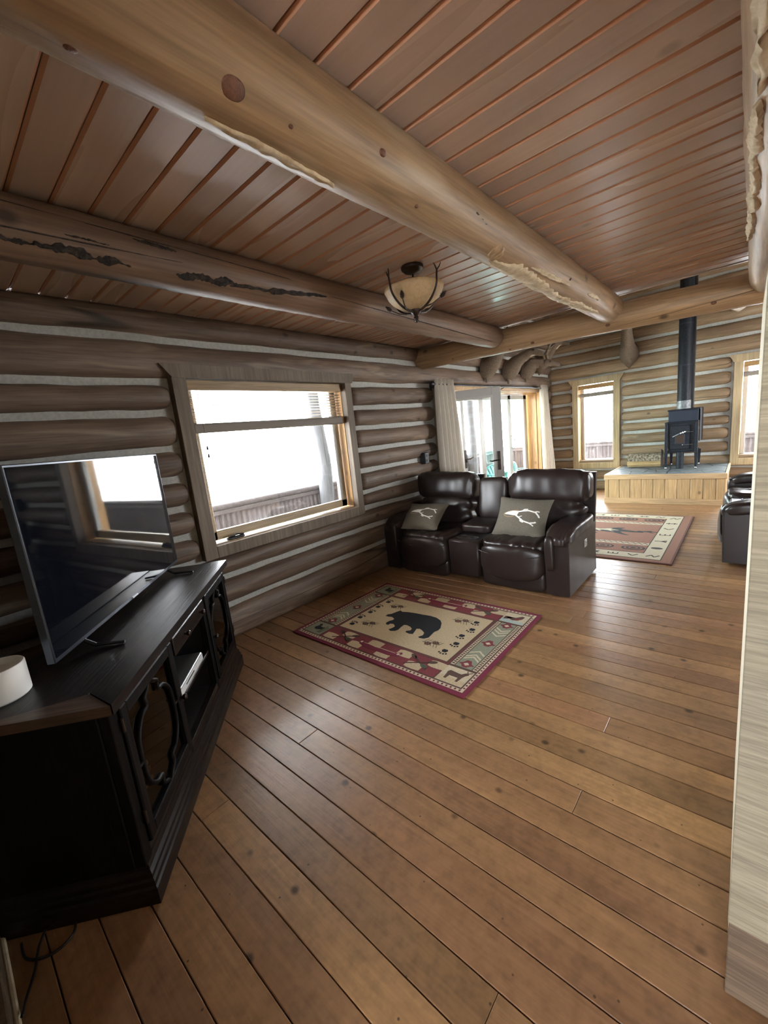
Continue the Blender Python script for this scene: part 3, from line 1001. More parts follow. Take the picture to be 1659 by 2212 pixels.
# ------------------------------------------------------------------ outdoors
deck = MB()
deck.box(-5.25, -3.36, -4, 10.75, -.3, -.10)
deck.box(-3.36, 3.9, 9.13, 10.75, -.3, -.10)
dk = deck.build('deck', M['deck'])
tag(dk, kind='structure')
gr = MB().box(-60, 60, -60, 60, -1.2, -1.0).build('ground', M['ground'])
tag(gr, kind='structure')
pr = MB()
pr.add([(-5.6, -4, 2.62), (-3.36, -4, 3.0), (-3.36, 9.1, 3.0), (-5.6, 9.1, 2.62), (-5.6, -4, 2.72), (-3.36, -4, 3.1), (-3.36, 9.1, 3.1), (-5.6, 9.1, 2.72)],
       [(0, 1, 2, 3), (7, 6, 5, 4), (0, 4, 5, 1), (1, 5, 6, 2), (2, 6, 7, 3), (3, 7, 4, 0)])
pr = pr.build('porch_roof', M['deck'])
tag(pr, kind='structure')

def railing(name, label, p, q, n):
    p, q = Vector(p), Vector(q)
    d = q - p
    L = d.length
    o = empty(name, p, math.atan2(d.y, d.x))
    tag(o, label, 'railing')
    # corrugated sheet
    rings = []
    seg = int(L / .019)
    for i in range(seg + 1):
        x = L * i / seg
        ph = (i % 4)
        y = (.0, .018, .018, 0)[ph]
        rings.append([(x, y, -.05), (x, y, .74), (x, y + .002, .74), (x, y + .002, -.05)])
    MB().loft(rings).build('corrugated_sheet', M['corr'], o)
    MB().cbox(0, L, -.025, .045, .73, .785, .004).build('sheet_cap', M['greyrail'], o)
    MB().tube([(L * i / 12, .01 + .008 * nz(i, 3), .82 + .006 * nz(i, 7)) for i in range(13)], [.042 + .004 * nz(i, 2) for i in range(13)], 12).build('top_rail', M['greyrail'], o, smooth='all')
    for i in range(n):
        x = L * (i + .5) / n
        MB().cbox(x - .045, x + .045, -.12, -.03, -.1, .79, .004).build('rail_post', M['greyrail'], o)
railing('deck_railing', 'rust brown corrugated deck railing outside the big window', (-5.0, 10.55, 0), (-5.0, -3.6, 0), 8)
railing('deck_railing', 'rust brown corrugated deck railing beyond the far windows', (3.8, 10.55, 0), (-4.80, 10.55, 0), 5)

def porch_post(x, y, label, seed):
    o = empty('porch_post', (x, y, -.1))
    tag(o, label, 'post')
    pts, rad = [], []
    for i in range(22):
        z = 2.85 * i / 21
        pts.append((.04 * nz(z * .7, seed), -.07 + .05 * z - .012 * z * z + .05 * nz(z * 1.1, seed, 5), z))
        rad.append(.115 - .006 * z + .012 * nz(z * 2.2, seed, 9))
    MB().tube([(a, -b, c) for a, b, c in pts], rad, 14).build('log', M['greylog'], o, smooth='all')
porch_post(-4.80, 4.02, 'crooked weathered grey log post outside the big window', 3.0)
porch_post(-4.80, 8.55, 'weathered grey log post outside the patio door', 6.0)

def deck_chair(x, y, rz, label):
    o = empty('deck_chair', (x, y, -.1), rz)
    tag(o, label, 'chair', 'teal chairs on the deck')
    o.scale = (.9, .9, .66)
    back = MB()
    for i in range(7):
        a = (i - 3) / 3
        h = .92 - .16 * a * a
        back.obar((a * .22, .2, .40), (a * .27, .38, h), .062, .018, (0, 1, 0))
    back.build('backrest', M['teal'], o)
    pts = [(.29 * math.cos(t), .36, .70 + .24 * math.sin(t)) for t in [PI * k / 12 for k in range(13)]]
    MB().tube(pts, .017, 8).build('back_hoop', M['teal'], o)
    MB().cbox(-.27, .27, -.28, .24, .38, .41, .006).build('seat', M['teal'], o)
    for sx in (-1, 1):
        MB().cbox(sx * .30 - .05, sx * .30 + .05, -.32, .30, .60, .625, .006).build('armrest', M['teal'], o)
        for yy in (-.27, .24):
            MB().cbox(sx * .29 - .025, sx * .29 + .025, yy - .025, yy + .025, 0, .60, .004).build('leg', M['teal'], o)
deck_chair(-4.38, 9.22, R(60), 'teal chair on the deck, the one nearer the house log post')
deck_chair(-4.12, 10.03, R(130), 'teal chair on the deck, the farther one by the end railing')

# ------------------------------------------------------------------ leather loveseat and sofa
def loveseat(name, label):
    o = empty(name)
    tag(o, label, 'sofa')
    LE = M['leather']
    def wr(seed, amp=.006, fx=9, fz=5):
        def fn(u, w):
            k = amp * (nz(w.x * fx + seed, w.y * 4, w.z * fz) + .6 * nz(w.x * fx * 2.6 + seed, w.y * 6, w.z * 3))
            return w + Vector((u.x, u.y, u.z)) * k
        return fn
    # body / base box behind the cushions
    MB().cbox(-.80, .80, -.26, .34, .04, .34, .01).build('base', M['leather_dark'], o)
    # reclining back shells, slightly tilted
    for sx, xc in ((-1, -.53), (1, .60)):
        pass
    backs = [(-.565, .395), (.595, .395)]
    for i, (xc, hw) in enumerate(backs):
        tilt = Matrix.Rotation(R(-9), 3, 'X')
        def up(u, w, s=i):
            k = .009 * (nz(w.x * 7 + s * 5, w.z * 3, 1) * (1 + abs(u.x) * 1.5)) + .009 * nz(w.x * 34 + s, w.z * 9, 3) * (abs(u.x) ** 3 + abs(u.z) ** 3)
            w = w + u * k
            w.y -= .035 * (1 - abs(u.x) ** 3) * (1 - abs(u.z) ** 3) * (1 if u.y < 0 else 0)
            return w
        MB().cushion((xc, .315, .845), (hw, .105, .165), 4.5, 24, up, tilt).build('headrest_cushion', LE, o, smooth='all')
        def low(u, w, s=i):
            k = .012 * math.sin(w.z * 38 + 4 * nz(w.x * 5 + s, w.z * 5)) * (abs(u.x) ** 2) + .006 * nz(w.x * 14 + s, w.z * 9, 2)
            w = w + u * k
            w.y -= .03 * (1 - abs(u.x) ** 4) * (1 if u.y < 0 else 0)
            return w
        MB().cushion((xc, .265, .575), (hw - .045, .10, .16), 4.5, 22, low, tilt).build('lumbar_cushion', LE, o, smooth='all')
        bk = MB()
        bk.add([(xc - hw, .335, .10), (xc + hw, .335, .10), (xc + hw, .455, .955), (xc - hw, .455, .955), (xc - hw, .385, .10), (xc + hw, .385, .10), (xc + hw, .49, .955), (xc - hw, .49, .955)],
               [(0, 1, 2, 3), (7, 6, 5, 4), (0, 4, 5, 1), (1, 5, 6, 2), (2, 6, 7, 3), (3, 7, 4, 0)])
        bk.build('back_shell', LE, o)
    # console
    MB().cushion((.035, .27, .72), (.165, .075, .225), 6, 10, wr(3, .006), Matrix.Rotation(R(-9), 3, 'X')).build('console_back_cushion', LE, o, smooth='all')
    MB().cbox(-.165, .175, -.395, .30, .05, .415, .018).build('console_body', LE, o, smooth=True)
    MB().cushion((.0, .04, .475), (.175, .17, .045), 6, 10, wr(8, .004), Matrix.Rotation(R(3), 3, 'X')).build('console_lid', LE, o, smooth='all')
    for x in (-.085, .075):
        q = MB().lathe([(.043, -.02), (.048, 0), (.048, .005), (.038, .005), (.036, -.015)], 18, (x, -.25 - .02 * (x > 0), .416))
        q.build('cup_holder', M['black'], o, smooth=True)
    # seats: cushion top, bulging front and kick panel
    for i, (x0, x1) in enumerate(((-.80, -.175), (.185, .80))):
        xc, hw = (x0 + x1) / 2, (x1 - x0) / 2 - .004
        def seat(u, w, s=i):
            k = .010 * nz(w.x * 13 + s * 9, w.y * 4, 2) + .008 * nz(w.x * 34 + s, w.y * 7, 4) * (1 if u.y < 0 else .3)
            w = w + u * k * (1.6 if u.y < 0 else .6)
            return w
        MB().cushion((xc, -.08, .385), (hw, .34, .075), 5, 24, seat).build('seat_cushion', LE, o, smooth='all')
        def front(u, w, s=i):
            bow = (1 - u.x * u.x)
            w.y -= .035 * bow
            if u.z < 0:
                w.z -= .035 * bow * min(1, -u.z * 1.4)
            return w + u * (.006 * nz(w.x * 11 + s * 3, w.z * 6, 2))
        MB().cushion((xc, -.355, .275), (hw, .075, .145), 4, 22, front).build('footrest_cushion', LE, o, smooth='all')
        pts = [(xc + hw * .98 * (2 * t / 16 - 1), -.425 - .036 * (1 - (2 * t / 16 - 1) ** 2), .352 - .028 * (1 - (2 * t / 16 - 1) ** 2)) for t in range(17)]
        MB().tube(pts, .004, 6).build('front_seam', M['leather_dark'], o)
        MB().cushion((xc, -.335, .105), (hw, .065, .10), 6, 10, wr(20 + i, .006, 7, 6)).build('kick_panel', LE, o, smooth='all')
    # arms
    for s, xa, xb in ((-1, -.985, -.81), (1, .81, 1.0)):
        xc, hw = (xa + xb) / 2, (xb - xa) / 2
        prof = [(-.405, .02), (-.415, .30), (-.41, .49), (-.15, .52), (.36, .50), (.40, .02)]
        a = MB().prism(prof, xa, xb, lambda y, z, x: (x, y, z))
        a.build('arm_panel', LE, o)
        def pad(u, w, q=s):
            w = w + u * (.005 * nz(w.x * 10 + q, w.y * 9, 3) + .010 * nz(w.x * 45 + q, w.y * 8, 7) * max(0, -u.y) ** 2)
            if u.y < -.35:
                w.z -= .05 * ((-u.y - .35) / .65) ** 2
            return w
        MB().cushion((xc, -.03, .535), (hw + .022, .40, .062), 4, 24, pad).build('arm_pad', LE, o, smooth='all')
        MB().cushion((xc - s * .055, -.395, .38), (hw * .42, .045, .15), 4, 10, wr(31 + s, .006)).build('arm_roll', LE, o, smooth='all')
        MB().tube([(xb - .002 if s > 0 else xa + .002, -.40, .03), (xb if s > 0 else xa, -.412, .49)], .005, 6).build('corner_welt', M['leather_dark'], o)
    q = MB().cbox(1.0, 1.006, .015, .085, .335, .405, .003).build('power_switch', M['vinyl'], o)
    MB().cbox(1.006, 1.009, .035, .065, .35, .39, .001).build('switch_button', M['steel'], q)
    for sx in (-1, 1):
        for sy in (-.3, .3):
            MB().lathe([(.022, 0), (.026, .045)], 10, (sx * .85, sy, 0)).build('foot', M['black'], o)
    return o
ls = loveseat('loveseat', 'dark brown leather reclining loveseat with a middle console, facing the bear rug')
ls.location = (-2.052, 3.745, 0)
sf = copy_tree(ls)
sf.name = 'sofa'
sf['label'] = 'dark brown leather recliner seen end-on, half hidden by the right-hand post'
sf.location = (.275, 5.725, 0)
sf.rotation_euler = (0, 0, R(-90))

# throw pillows with a deer skull print
pil = speckle('olive_grey_felt', (.115, .10, .075), (.145, .128, .098), 120, .95, .3, .002)
bone = new_mat('printed_bone_white', (.80, .79, .74), .8)
tanp = new_mat('printed_tan', (.36, .24, .13), .8)
def pillow(label, M4, half, bend):
    o = empty('throw_pillow')
    tag(o, label, 'pillow')
    o.matrix_world = M4
    hx, hz = half
    def th(x, z):
        e = max(0, (1 - abs(x / hx) ** 2.6)) * max(0, (1 - abs(z / hz) ** 2.6))
        return .092 * e ** .72
    def warp(x, z):
        k = 1 - .10 * (1 - (z / hz) ** 2) * abs(x / hx) ** 3
        k2 = 1 - .10 * (1 - (x / hx) ** 2) * abs(z / hz) ** 3
        return x * k, z * k2
    def pos(x, z, side, lift=0):
        wx, wz = warp(x, z)
        t = th(x, z)
        wr_ = .006 * nz(x * 9, z * 9, bend * 10) * (1 if t > .01 else 0)
        y = bend * (x / hx) ** 2 * .06 + side * (t + wr_ + lift)
        return (wx, y, wz)
    n = 22
    vs, fs = [], []
    for side in (-1, 1):
        k = len(vs)
        for i in range(n + 1):
            for j in range(n + 1):
                vs.append(pos(hx * (2 * i / n - 1), hz * (2 * j / n - 1), side))
        for i in range(n):
            for j in range(n):
                q = (k + i * (n + 1) + j, k + (i + 1) * (n + 1) + j, k + (i + 1) * (n + 1) + j + 1, k + i * (n + 1) + j + 1)
                fs.append(q)
    mb = MB()
    mb.add(vs, fs)
    mb.build('cover', pil, o, smooth='all')
    # print: skull lying on its side, antlers to the right; strips that follow the cloth
    def strip(pts, w, lift):
        g = []
        for i, (a, b) in enumerate(pts):
            p0 = pts[max(0, i - 1)]
            p1 = pts[min(len(pts) - 1, i + 1)]
            dx, dz = p1[0] - p0[0], p1[1] - p0[1]
            L = math.hypot(dx, dz) or 1
            nx, nz_ = -dz / L, dx / L
            ww = (w[i] if isinstance(w, list) else w) * (hx / .23)
            g.append([pos((a + nx * ww) * hx, (b + nz_ * ww) * hz, -1, lift), pos((a - nx * ww) * hx, (b - nz_ * ww) * hz, -1, lift)])
        q = MB()
        q.loft(g, False, False)
        return q
    def sub(pts, k=4):
        out = []
        for i in range(len(pts) - 1):
            for j in range(k):
                t = j / k
                out.append((pts[i][0] * (1 - t) + pts[i + 1][0] * t, pts[i][1] * (1 - t) + pts[i + 1][1] * t))
        return out + [pts[-1]]
    r = MB()
    for a, w in (([(-.55, -.02), (-.40, .08), (-.2, .14), (-.02, .18), (.02, .05), (-.08, -.08), (-.2, -.16), (-.38, -.16), (-.52, -.10), (-.55, -.02)], .012),):
        s_ = strip(sub(a), w, .0015)
        r.add(s_.v, s_.f)
    r.build('skull_outline_print', tanp, o)
    r = MB()
    s_ = strip(sub([(-.50, -.02), (-.36, .01), (-.2, .02), (-.06, .03), (0, .02)]), [.02 + .075 * min(1, i / 8) for i in range(17)], .002)
    r.add(s_.v, s_.f)
    for a, w in (([(-.05, .09), (.15, .16), (.35, .20), (.6, .16), (.72, .02), (.74, -.04)], .026), ([(.55, .17), (.64, .22), (.72, .22)], .02), ([(.12, .15), (.2, .24), (.32, .26)], .02),
                 ([(-.08, -.06), (.1, -.20), (.22, -.30), (.45, -.36), (.62, -.30), (.66, -.26)], .026), ([(.45, -.36), (.55, -.42), (.6, -.46)], .02), ([(.12, -.22), (.14, -.32), (.24, -.36)], .02), ([(.05, -.15), (.12, -.10), (.16, -.08)], .014)):
        s_ = strip(sub(a), w, .0022)
        r.add(s_.v, s_.f)
    r.build('antlered_skull_print', bone, o)
    return o
def frame_from(o, xa, za):
    x = Vector(xa).normalized()
    z = Vector(za)
    z = (z - x * z.dot(x)).normalized()
    y = z.cross(x)
    m = Matrix((x, y, z)).transposed().to_4x4()
    m.translation = Vector(o)
    return m
pillow('olive grey throw pillow with white deer skull print, upright on the right-hand seat', frame_from((-1.575, 3.655, .605), (.49, .0, -.02), (.09, .22, .313)), (.262, .21), .2)
pillow('olive grey throw pillow slumped on the left-hand seat by the wall', frame_from((-2.665, 3.60, .565), (.48, .03, .01), (.06, .32, .21)), (.255, .205), -.3)

# ------------------------------------------------------------------ rugs
def fmat(name, c, c2=None):
    return speckle(name, c, c2 or tuple(v * .8 for v in c), 90, .98, .35, .002)
RG = dict(maroon=fmat('rug_maroon', (.16, .012, .038)), tan=fmat('rug_tan', (.50, .40, .255)), black=fmat('rug_black', (.007, .008, .012)), sage=fmat('rug_sage', (.235, .25, .18)),
          cream=fmat('rug_cream', (.55, .47, .33)), brown=fmat('rug_brown', (.085, .045, .032)), red=fmat('rug_red', (.19, .03, .04)), green=fmat('rug_green', (.07, .085, .05)),
          terra=fmat('rug_terracotta', (.30, .135, .085)), terra_d=fmat('rug_dark_terracotta', (.15, .06, .045)), char=fmat('rug_charcoal', (.03, .03, .032)), bone=fmat('rug_bone', (.60, .52, .38)), water=fmat('rug_water_blue', (.38, .46, .44)))
class Rug:
    def __init__(s, o):
        s.o = o
    def flat(s, name, polys, lvl, mat, joined=False):
        if not joined:
            for p in polys:
                MB().prism(p, .0085, .010 + lvl * .0007).build(name, RG[mat], s.o)
            return
        m = MB()
        for p in polys:
            m.prism(p, .0085, .010 + lvl * .0007)
        o = m.build(name, RG[mat], s.o)
        if joined == 'stuff':
            o['kind'] = 'stuff'
def rect(a, b, c, d):
    return [(a, c), (b, c), (b, d), (a, d)]
def xf(poly, cx, cy, s=1.0, ang=0.0, fx=1, fy=1):
    c, n = math.cos(ang), math.sin(ang)
    return [(cx + s * (fx * x * c - fy * y * n), cy + s * (fx * x * n + fy * y * c)) for x, y in poly]
def blob(cx, cy, rx, ry, n=12, ang=0):
    return xf([(rx * math.cos(2 * PI * k / n), ry * math.sin(2 * PI * k / n)) for k in range(n)], cx, cy, 1, ang)
def bar(a, b, w):
    dx, dy = b[0] - a[0], b[1] - a[1]
    L = math.hypot(dx, dy)
    nx, ny = -dy / L * w / 2, dx / L * w / 2
    return [(a[0] + nx, a[1] + ny), (a[0] - nx, a[1] - ny), (b[0] - nx, b[1] - ny), (b[0] + nx, b[1] + ny)]

BEAR = [(0.505, 0.579), (0.503, 0.606), (0.527, 0.636), (0.54, 0.685), (0.554, 0.722), (0.583, 0.708), (0.629, 0.726), (0.687, 0.739), (0.764, 0.746), (0.836, 0.758), (0.901, 0.754), (0.956, 0.729), (0.991, 0.692), (1.027, 0.621), (1.032, 0.581), (1.02, 0.545), (1.027, 0.493), (1.032, 0.455), (1.011, 0.424), (0.973, 0.416), (0.958, 0.426), (0.975, 0.463), (0.961, 0.498), (0.926, 0.521), (0.895, 0.533), (0.873, 0.521), (0.888, 0.471), (0.897, 0.439), (0.866, 0.43), (0.829, 0.437), (0.823, 0.455), (0.846, 0.476), (0.841, 0.503), (0.809, 0.524), (0.77, 0.533), (0.745, 0.525), (0.748, 0.481), (0.756, 0.44), (0.747, 0.412), (0.714, 0.393), (0.684, 0.406), (0.695, 0.436), (0.698, 0.468), (0.664, 0.496), (0.634, 0.489), (0.631, 0.462), (0.607, 0.464), (0.592, 0.488), (0.597, 0.523), (0.611, 0.547), (0.607, 0.571), (0.567, 0.589), (0.533, 0.578)]

def bear_rug():
    o = empty('area_rug', (-2.73, 1.762, .0003))
    tag(o, 'maroon-edged lodge rug with a black bear in the middle, before the loveseat', 'rug')
    g = Rug(o)
    MB().cbox(0, 1.595, -.01, 1.185, 0, .010, .004).build('rug_body', RG['maroon'], o)
    g.flat('outer_stripe', [rect(.03, 1.565, .025, .05), rect(.03, 1.565, 1.125, 1.15), rect(.03, .05, .05, 1.125), rect(1.545, 1.565, .05, 1.125)], 1, 'cream')
    g.flat('outer_dots', [rect(.035 + i * .03, .047 + i * .03, .03, .045) for i in range(51)] + [rect(.035 + i * .03, .047 + i * .03, 1.13, 1.145) for i in range(51)]
           + [rect(x, x + .012, .06 + i * .03, .072 + i * .03) for i in range(35) for x in (.034, 1.549)], 2, 'maroon', 'stuff')
    g.flat('brown_frame', [rect(.05, 1.545, .05, 1.125)], 1, 'brown')
    g.flat('field', [rect(.285, 1.315, .255, .92)], 2, 'tan')
    g.flat('field_stripe', [rect(.262, 1.338, .237, .2435), rect(.262, 1.338, .931, .938), rect(.262, .2685, .2435, .931), rect(1.3315, 1.338, .2435, .931)], 2, 'red')
    # long bands: red and tan blocks
    for nm, y0, y1 in (('canoe_band', .062, .228), ('canoe_band', .948, 1.113)):
        g.flat(nm, [rect(.262, 1.338, y0, y1)], 2, 'red')
        blocks = []
        for i in range(8):
            x = .285 + i * .135
            h = (y1 - y0) / 2
            yy = y0 if i % 2 == 0 else y0 + h
            blocks.append([(x, yy + .012), (x + .03, yy + .004), (x + .075, yy + .004), (x + .122, yy + .008), (x + .122, yy + h - .008), (x + .075, yy + h - .003), (x + .03, yy + h - .003), (x, yy + h - .012)])
        g.flat('band_block', blocks, 3, 'tan')
        ym = (y0 + y1) / 2
        canoe = [(-.20, .035), (-.185, .05), (-.15, .02), (0, .005), (.15, .02), (.185, .05), (.20, .035), (.18, -.01), (.12, -.03), (-.12, -.03), (-.18, -.01)]
        g.flat('canoe', [xf(canoe, .81, ym - .005)], 4, 'maroon')
        g.flat('canoe_trim', [bar((.66, ym + .012), (.96, ym + .012), .004), blob(.635, ym + .012, .012, .012), blob(.985, ym + .012, .012, .012)], 5, 'cream')
        for cx in (.46, 1.17):
            g.flat('crossed_paddles', [bar((cx - .09, ym - .05), (cx + .06, ym + .04), .01), blob(cx + .075, ym + .05, .035, .016, 10, .5), bar((cx - .07, ym + .055), (cx + .08, ym - .045), .01), blob(cx - .075, ym + .052, .035, .017, 10, -.55)], 5, 'brown', True)
            g.flat('pine_cone', [blob(cx + .05, ym - .015, .03, .018, 10, -.3)], 6, 'green')
    # short bands: chevrons and diamonds
    for x0, x1 in ((.062, .252), (1.348, 1.535)):
        w = x1 - x0
        g.flat('side_band', [rect(x0 + .035, x1 - .035, .25, .925)], 2, 'sage')
        g.flat('side_stripe', [rect(x0, x0 + .028, .25, .925), rect(x1 - .028, x1, .25, .925)], 2, 'cream')
        g.flat('side_dashes', [rect(a, a + .018, .26 + i * .022, .272 + i * .022) for i in range(30) for a in (x0 + .005, x1 - .023)], 3, 'brown', 'stuff')
        xm = (x0 + x1) / 2
        ch, dm, dm2 = [], [], []
        for yc, sg in ((.36, 1), (.44, 1), (.74, -1), (.82, -1), (.39, 1), (.785, -1)):
            h = w / 2 - .04
            ch.append([(xm - h, yc - .02 * sg), (xm, yc + .02 * sg), (xm + h, yc - .02 * sg), (xm + h, yc - .004 * sg), (xm, yc + .036 * sg), (xm - h, yc - .004 * sg)])
        for yc in (.29, .5875, .885):
            dm.append([(xm - .055, yc), (xm - .03, yc + .012), (xm - .015, yc + .045), (xm + .015, yc + .045), (xm + .03, yc + .012), (xm + .055, yc), (xm + .03, yc - .012), (xm + .015, yc - .035), (xm - .015, yc - .035), (xm - .03, yc - .012)])
            dm2.append(blob(xm, yc, .02, .018, 4))
        g.flat('chevron', ch, 3, 'cream')
        g.flat('diamond', dm, 4, 'red')
        g.flat('diamond_heart', dm2, 5, 'cream')
    # corner pictures
    for i, (x0, x1, y0, y1) in enumerate(((.062, .252, .062, .228), (1.348, 1.535, .062, .228), (1.348, 1.535, .948, 1.113), (.062, .252, .948, 1.113))):
        g.flat('corner_panel', [rect(x0, x1, y0, y1)], 2, 'cream' if i in (1, 2) else 'sage')
        xm, ym = (x0 + x1) / 2, (y0 + y1) / 2
        if i == 1:
            deer = [(-.06, .02), (-.05, .04), (.03, .03), (.05, .055), (.065, .06), (.075, .045), (.06, .03), (.05, .0), (.045, -.05), (.03, -.05), (.03, -.01), (-.03, -.01), (-.035, -.05), (-.05, -.05), (-.055, -.005)]
            g.flat('grass', [xf([(-.09, -.02), (.09, -.03), (.09, -.08), (-.09, -.08)], xm, ym)], 3, 'tan')
            g.flat('deer_motif', [xf(deer, xm, ym)], 4, 'brown')
            g.flat('antler_motif', [bar((xm + .06, ym + .058), (xm + .05, ym + .078), .006), bar((xm + .066, ym + .058), (xm + .085, ym + .076), .006)], 4, 'brown')
        elif i == 2:
            g.flat('water', [xf([(-.09, -.03), (.09, -.045), (.09, -.08), (-.09, -.08)], xm, ym)], 3, 'water')
            fish = [(-.06, -.02), (-.08, .0), (-.08, -.05), (-.045, -.035), (0, .0), (.04, .045), (.06, .035), (.055, .0), (.03, -.035), (-.01, -.045)]
            g.flat('fish_motif', [xf(fish, xm, ym + .01)], 4, 'brown')
            g.flat('fish_belly', [blob(xm + .025, ym - .005, .026, .012, 8, .8)], 5, 'red')
        else:
            duck = [(-.03, .0), (-.02, .03), (-.035, .045), (-.015, .06), (.0, .045), (.0, .02), (.04, .015), (.055, .025), (.05, -.015), (.0, -.025), (-.025, -.02)]
            g.flat('duck_motif', [xf(duck, xm - .01, ym)], 4, 'black')
            g.flat('reed_motif', [bar((xm + .04 + k * .012, ym - .06), (xm + .055 + k * .016, ym + .05 - k * .01), .006) for k in range(3)], 4, 'green')
    # paw prints
    paw = [[(-.02, -.006), (-.012, .012), (.012, .012), (.02, -.006), (.014, -.02), (-.014, -.02)]] + [blob(a, b, .0065, .008, 8) for a, b in ((-.024, .022), (-.009, .030), (.009, .030), (.024, .022))]
    for cx, cy in ((1.234, .355), (1.251, .476), (1.227, .593), (1.247, .71), (1.22, .827), (.339, .816), (.323, .692), (.336, .577), (.326, .459), (.351, .339)):
        ang = R(-90) if cx > 1 else R(90)
        ang = R(180) if cx > 1 else 0
        g.flat('paw_print', [xf(p, cx, cy, 1.15, ang) for p in paw], 3, 'black', True)
    for cx, cy in ((.471, .769), (1.103, .80), (1.093, .397), (.469, .404)):
        g.flat('pine_twig', [bar((cx - .07, cy - .01), (cx + .07, cy + .015), .006)] + [bar((cx + .012 * k, cy), (cx + .012 * k + .02, cy + (.045 if k % 2 else -.04)), .004) for k in range(-5, 6)], 3, 'green', True)
        g.flat('pine_cone', [blob(cx - .02, cy - .015, .026, .02), blob(cx + .03, cy + .018, .026, .02)], 4, 'brown')
        g.flat('pine_cone_scale', [blob(cx - .02 + dx, cy - .015 + dy, .005, .004, 6) for dx, dy in ((-.012, 0), (0, .007), (.01, -.004), (-.002, -.009))] + [blob(cx + .03 + dx, cy + .018 + dy, .005, .004, 6) for dx, dy in ((-.012, 0), (0, .007), (.01, -.004))], 5, 'terra', 'stuff')
    g.flat('bear_motif', [BEAR], 3, 'black')
bear_rug()

def far_rug():
    o = empty('area_rug', (-2.85, 4.53, .0003))
    tag(o, 'terracotta southwestern rug with cream symbol borders between loveseat and hearth', 'rug')
    g = Rug(o)
    W, D = 2.36, 2.15
    MB().cbox(0, W, 0, D, 0, .010, .004).build('rug_body', RG['terra_d'], o)
    g.flat('outer_band', [rect(.02, W - .02, .02, D - .02)], 1, 'terra')
    g.flat('outer_line', [rect(.10, W - .10, .085, D - .06)], 2, 'char')
    g.flat('symbol_border', [rect(.108, W - .108, .095, D - .07)], 3, 'bone')
    g.flat('inner_line', [rect(.272, W - .272, .272, D - .245)], 4, 'char')
    g.flat('oval_band', [rect(.28, W - .28, .28, D - .253)], 5, 'terra')
    for y in (.60, D - .57):
        z = []
        for i in range(60):
            x = .285 + i * .0298
            s = 1 if i % 2 else -1
            z.append([(x, y + .018 * s), (x + .0298, y - .018 * s), (x + .0298, y - .018 * s + .022), (x, y + .018 * s + .022)])
        g.flat('wave_stripe', [rect(.28, W - .28, y - .04, y + .05)], 6, 'bone')
        g.flat('wave_line', z, 7, 'terra_d', True)
    g.flat('field', [rect(.30, W - .30, .66, D - .63)], 6, 'terra')
    for y in (.43, D - .36):
        for k in range(6):
            x = .46 + k * .30
            for r_, mt, lv in ((1.0, 'char', 6), (.8, 'terra', 7), (.62, 'char', 8), (.42, 'terra', 9), (.25, 'char', 10)):
                g.flat('oval_ring', [blob(x, y, .115 * r_, .085 * r_, 16)], lv, mt)
    # symbols on the borders
    def glyph(k):
        s = k % 6
        if s == 0: return [bar((-.05, -.03), (-.01, .03), .012), bar((-.01, .03), (.02, -.03), .012), bar((.02, -.03), (.06, .03), .012)]
        if s == 1: return [blob(0, 0, .055, .032, 12), ]
        if s == 2: return [bar((-.06, 0), (.05, .0), .014), bar((.0, 0), (.05, .035), .012), bar((.0, 0), (.05, -.035), .012)]
        if s == 3: return [bar((-.05, -.02), (.05, -.02), .012), bar((-.05, -.02), (-.05, .03), .012), bar((.0, -.02), (.0, .03), .012), bar((.05, -.02), (.05, .03), .012)]
        if s == 4: return [bar((-.05, .03), (0, -.03), .014), bar((0, -.03), (.05, .03), .014)]
        return [bar((-.06, .0), (.06, .0), .02), bar((-.03, .03), (-.03, -.03), .012), bar((.03, .03), (.03, -.03), .012)]
    k = 0
    for i in range(7):
        y = .20 + i * .29
        for x in (W - .19, .19):
            g.flat('symbol', [xf(p, x, y) for p in glyph(k)], 5, 'char', True)
        k += 1
    for i in range(10):
        x = .36 + i * .182
        g.flat('symbol', [xf(p, x, .185, .9) for p in glyph(k + i)], 5, 'char', True)
        g.flat('symbol', [xf(p, x, D - .16, .9) for p in glyph(k + i + 2)], 5, 'char', True)
    horse = [(-.30, .02), (-.22, .09), (-.10, .07), (.02, .10), (.12, .16), (.20, .17), (.16, .10), (.24, .07), (.36, .03), (.40, .0), (.30, -.01), (.18, .0), (.22, -.08), (.30, -.14), (.24, -.14), (.12, -.06), (.0, -.04), (-.10, -.05), (-.02, -.14), (-.08, -.15), (-.18, -.06), (-.30, -.10), (-.38, -.08), (-.26, -.02)]
    g.flat('rider_motif', [xf(horse, .78, 1.09, 1.1), xf(horse, 1.50, 1.10, 1.1)], 7, 'char')
    g.flat('rider_light', [xf(horse, 1.50, 1.14, .45), xf(horse, .78, 1.13, .45)], 8, 'bone')
    g.flat('bird_motif', [xf(horse, 1.96, 1.15, .32)], 7, 'char')
far_rug()

# ------------------------------------------------------------------ media cabinet and what stands on it
CA, CANG = (-1.458, .247), R(139.94)
CW_, CD_, CH_ = 1.577, .50, .77
def cab_world(x, y, z):
    c, s = math.cos(CANG), math.sin(CANG)
    return (CA[0] + c * x - s * y, CA[1] + s * x + c * y, z)
def at_cab(name, x, y, z):
    return empty(name, cab_world(x, y, z), CANG)

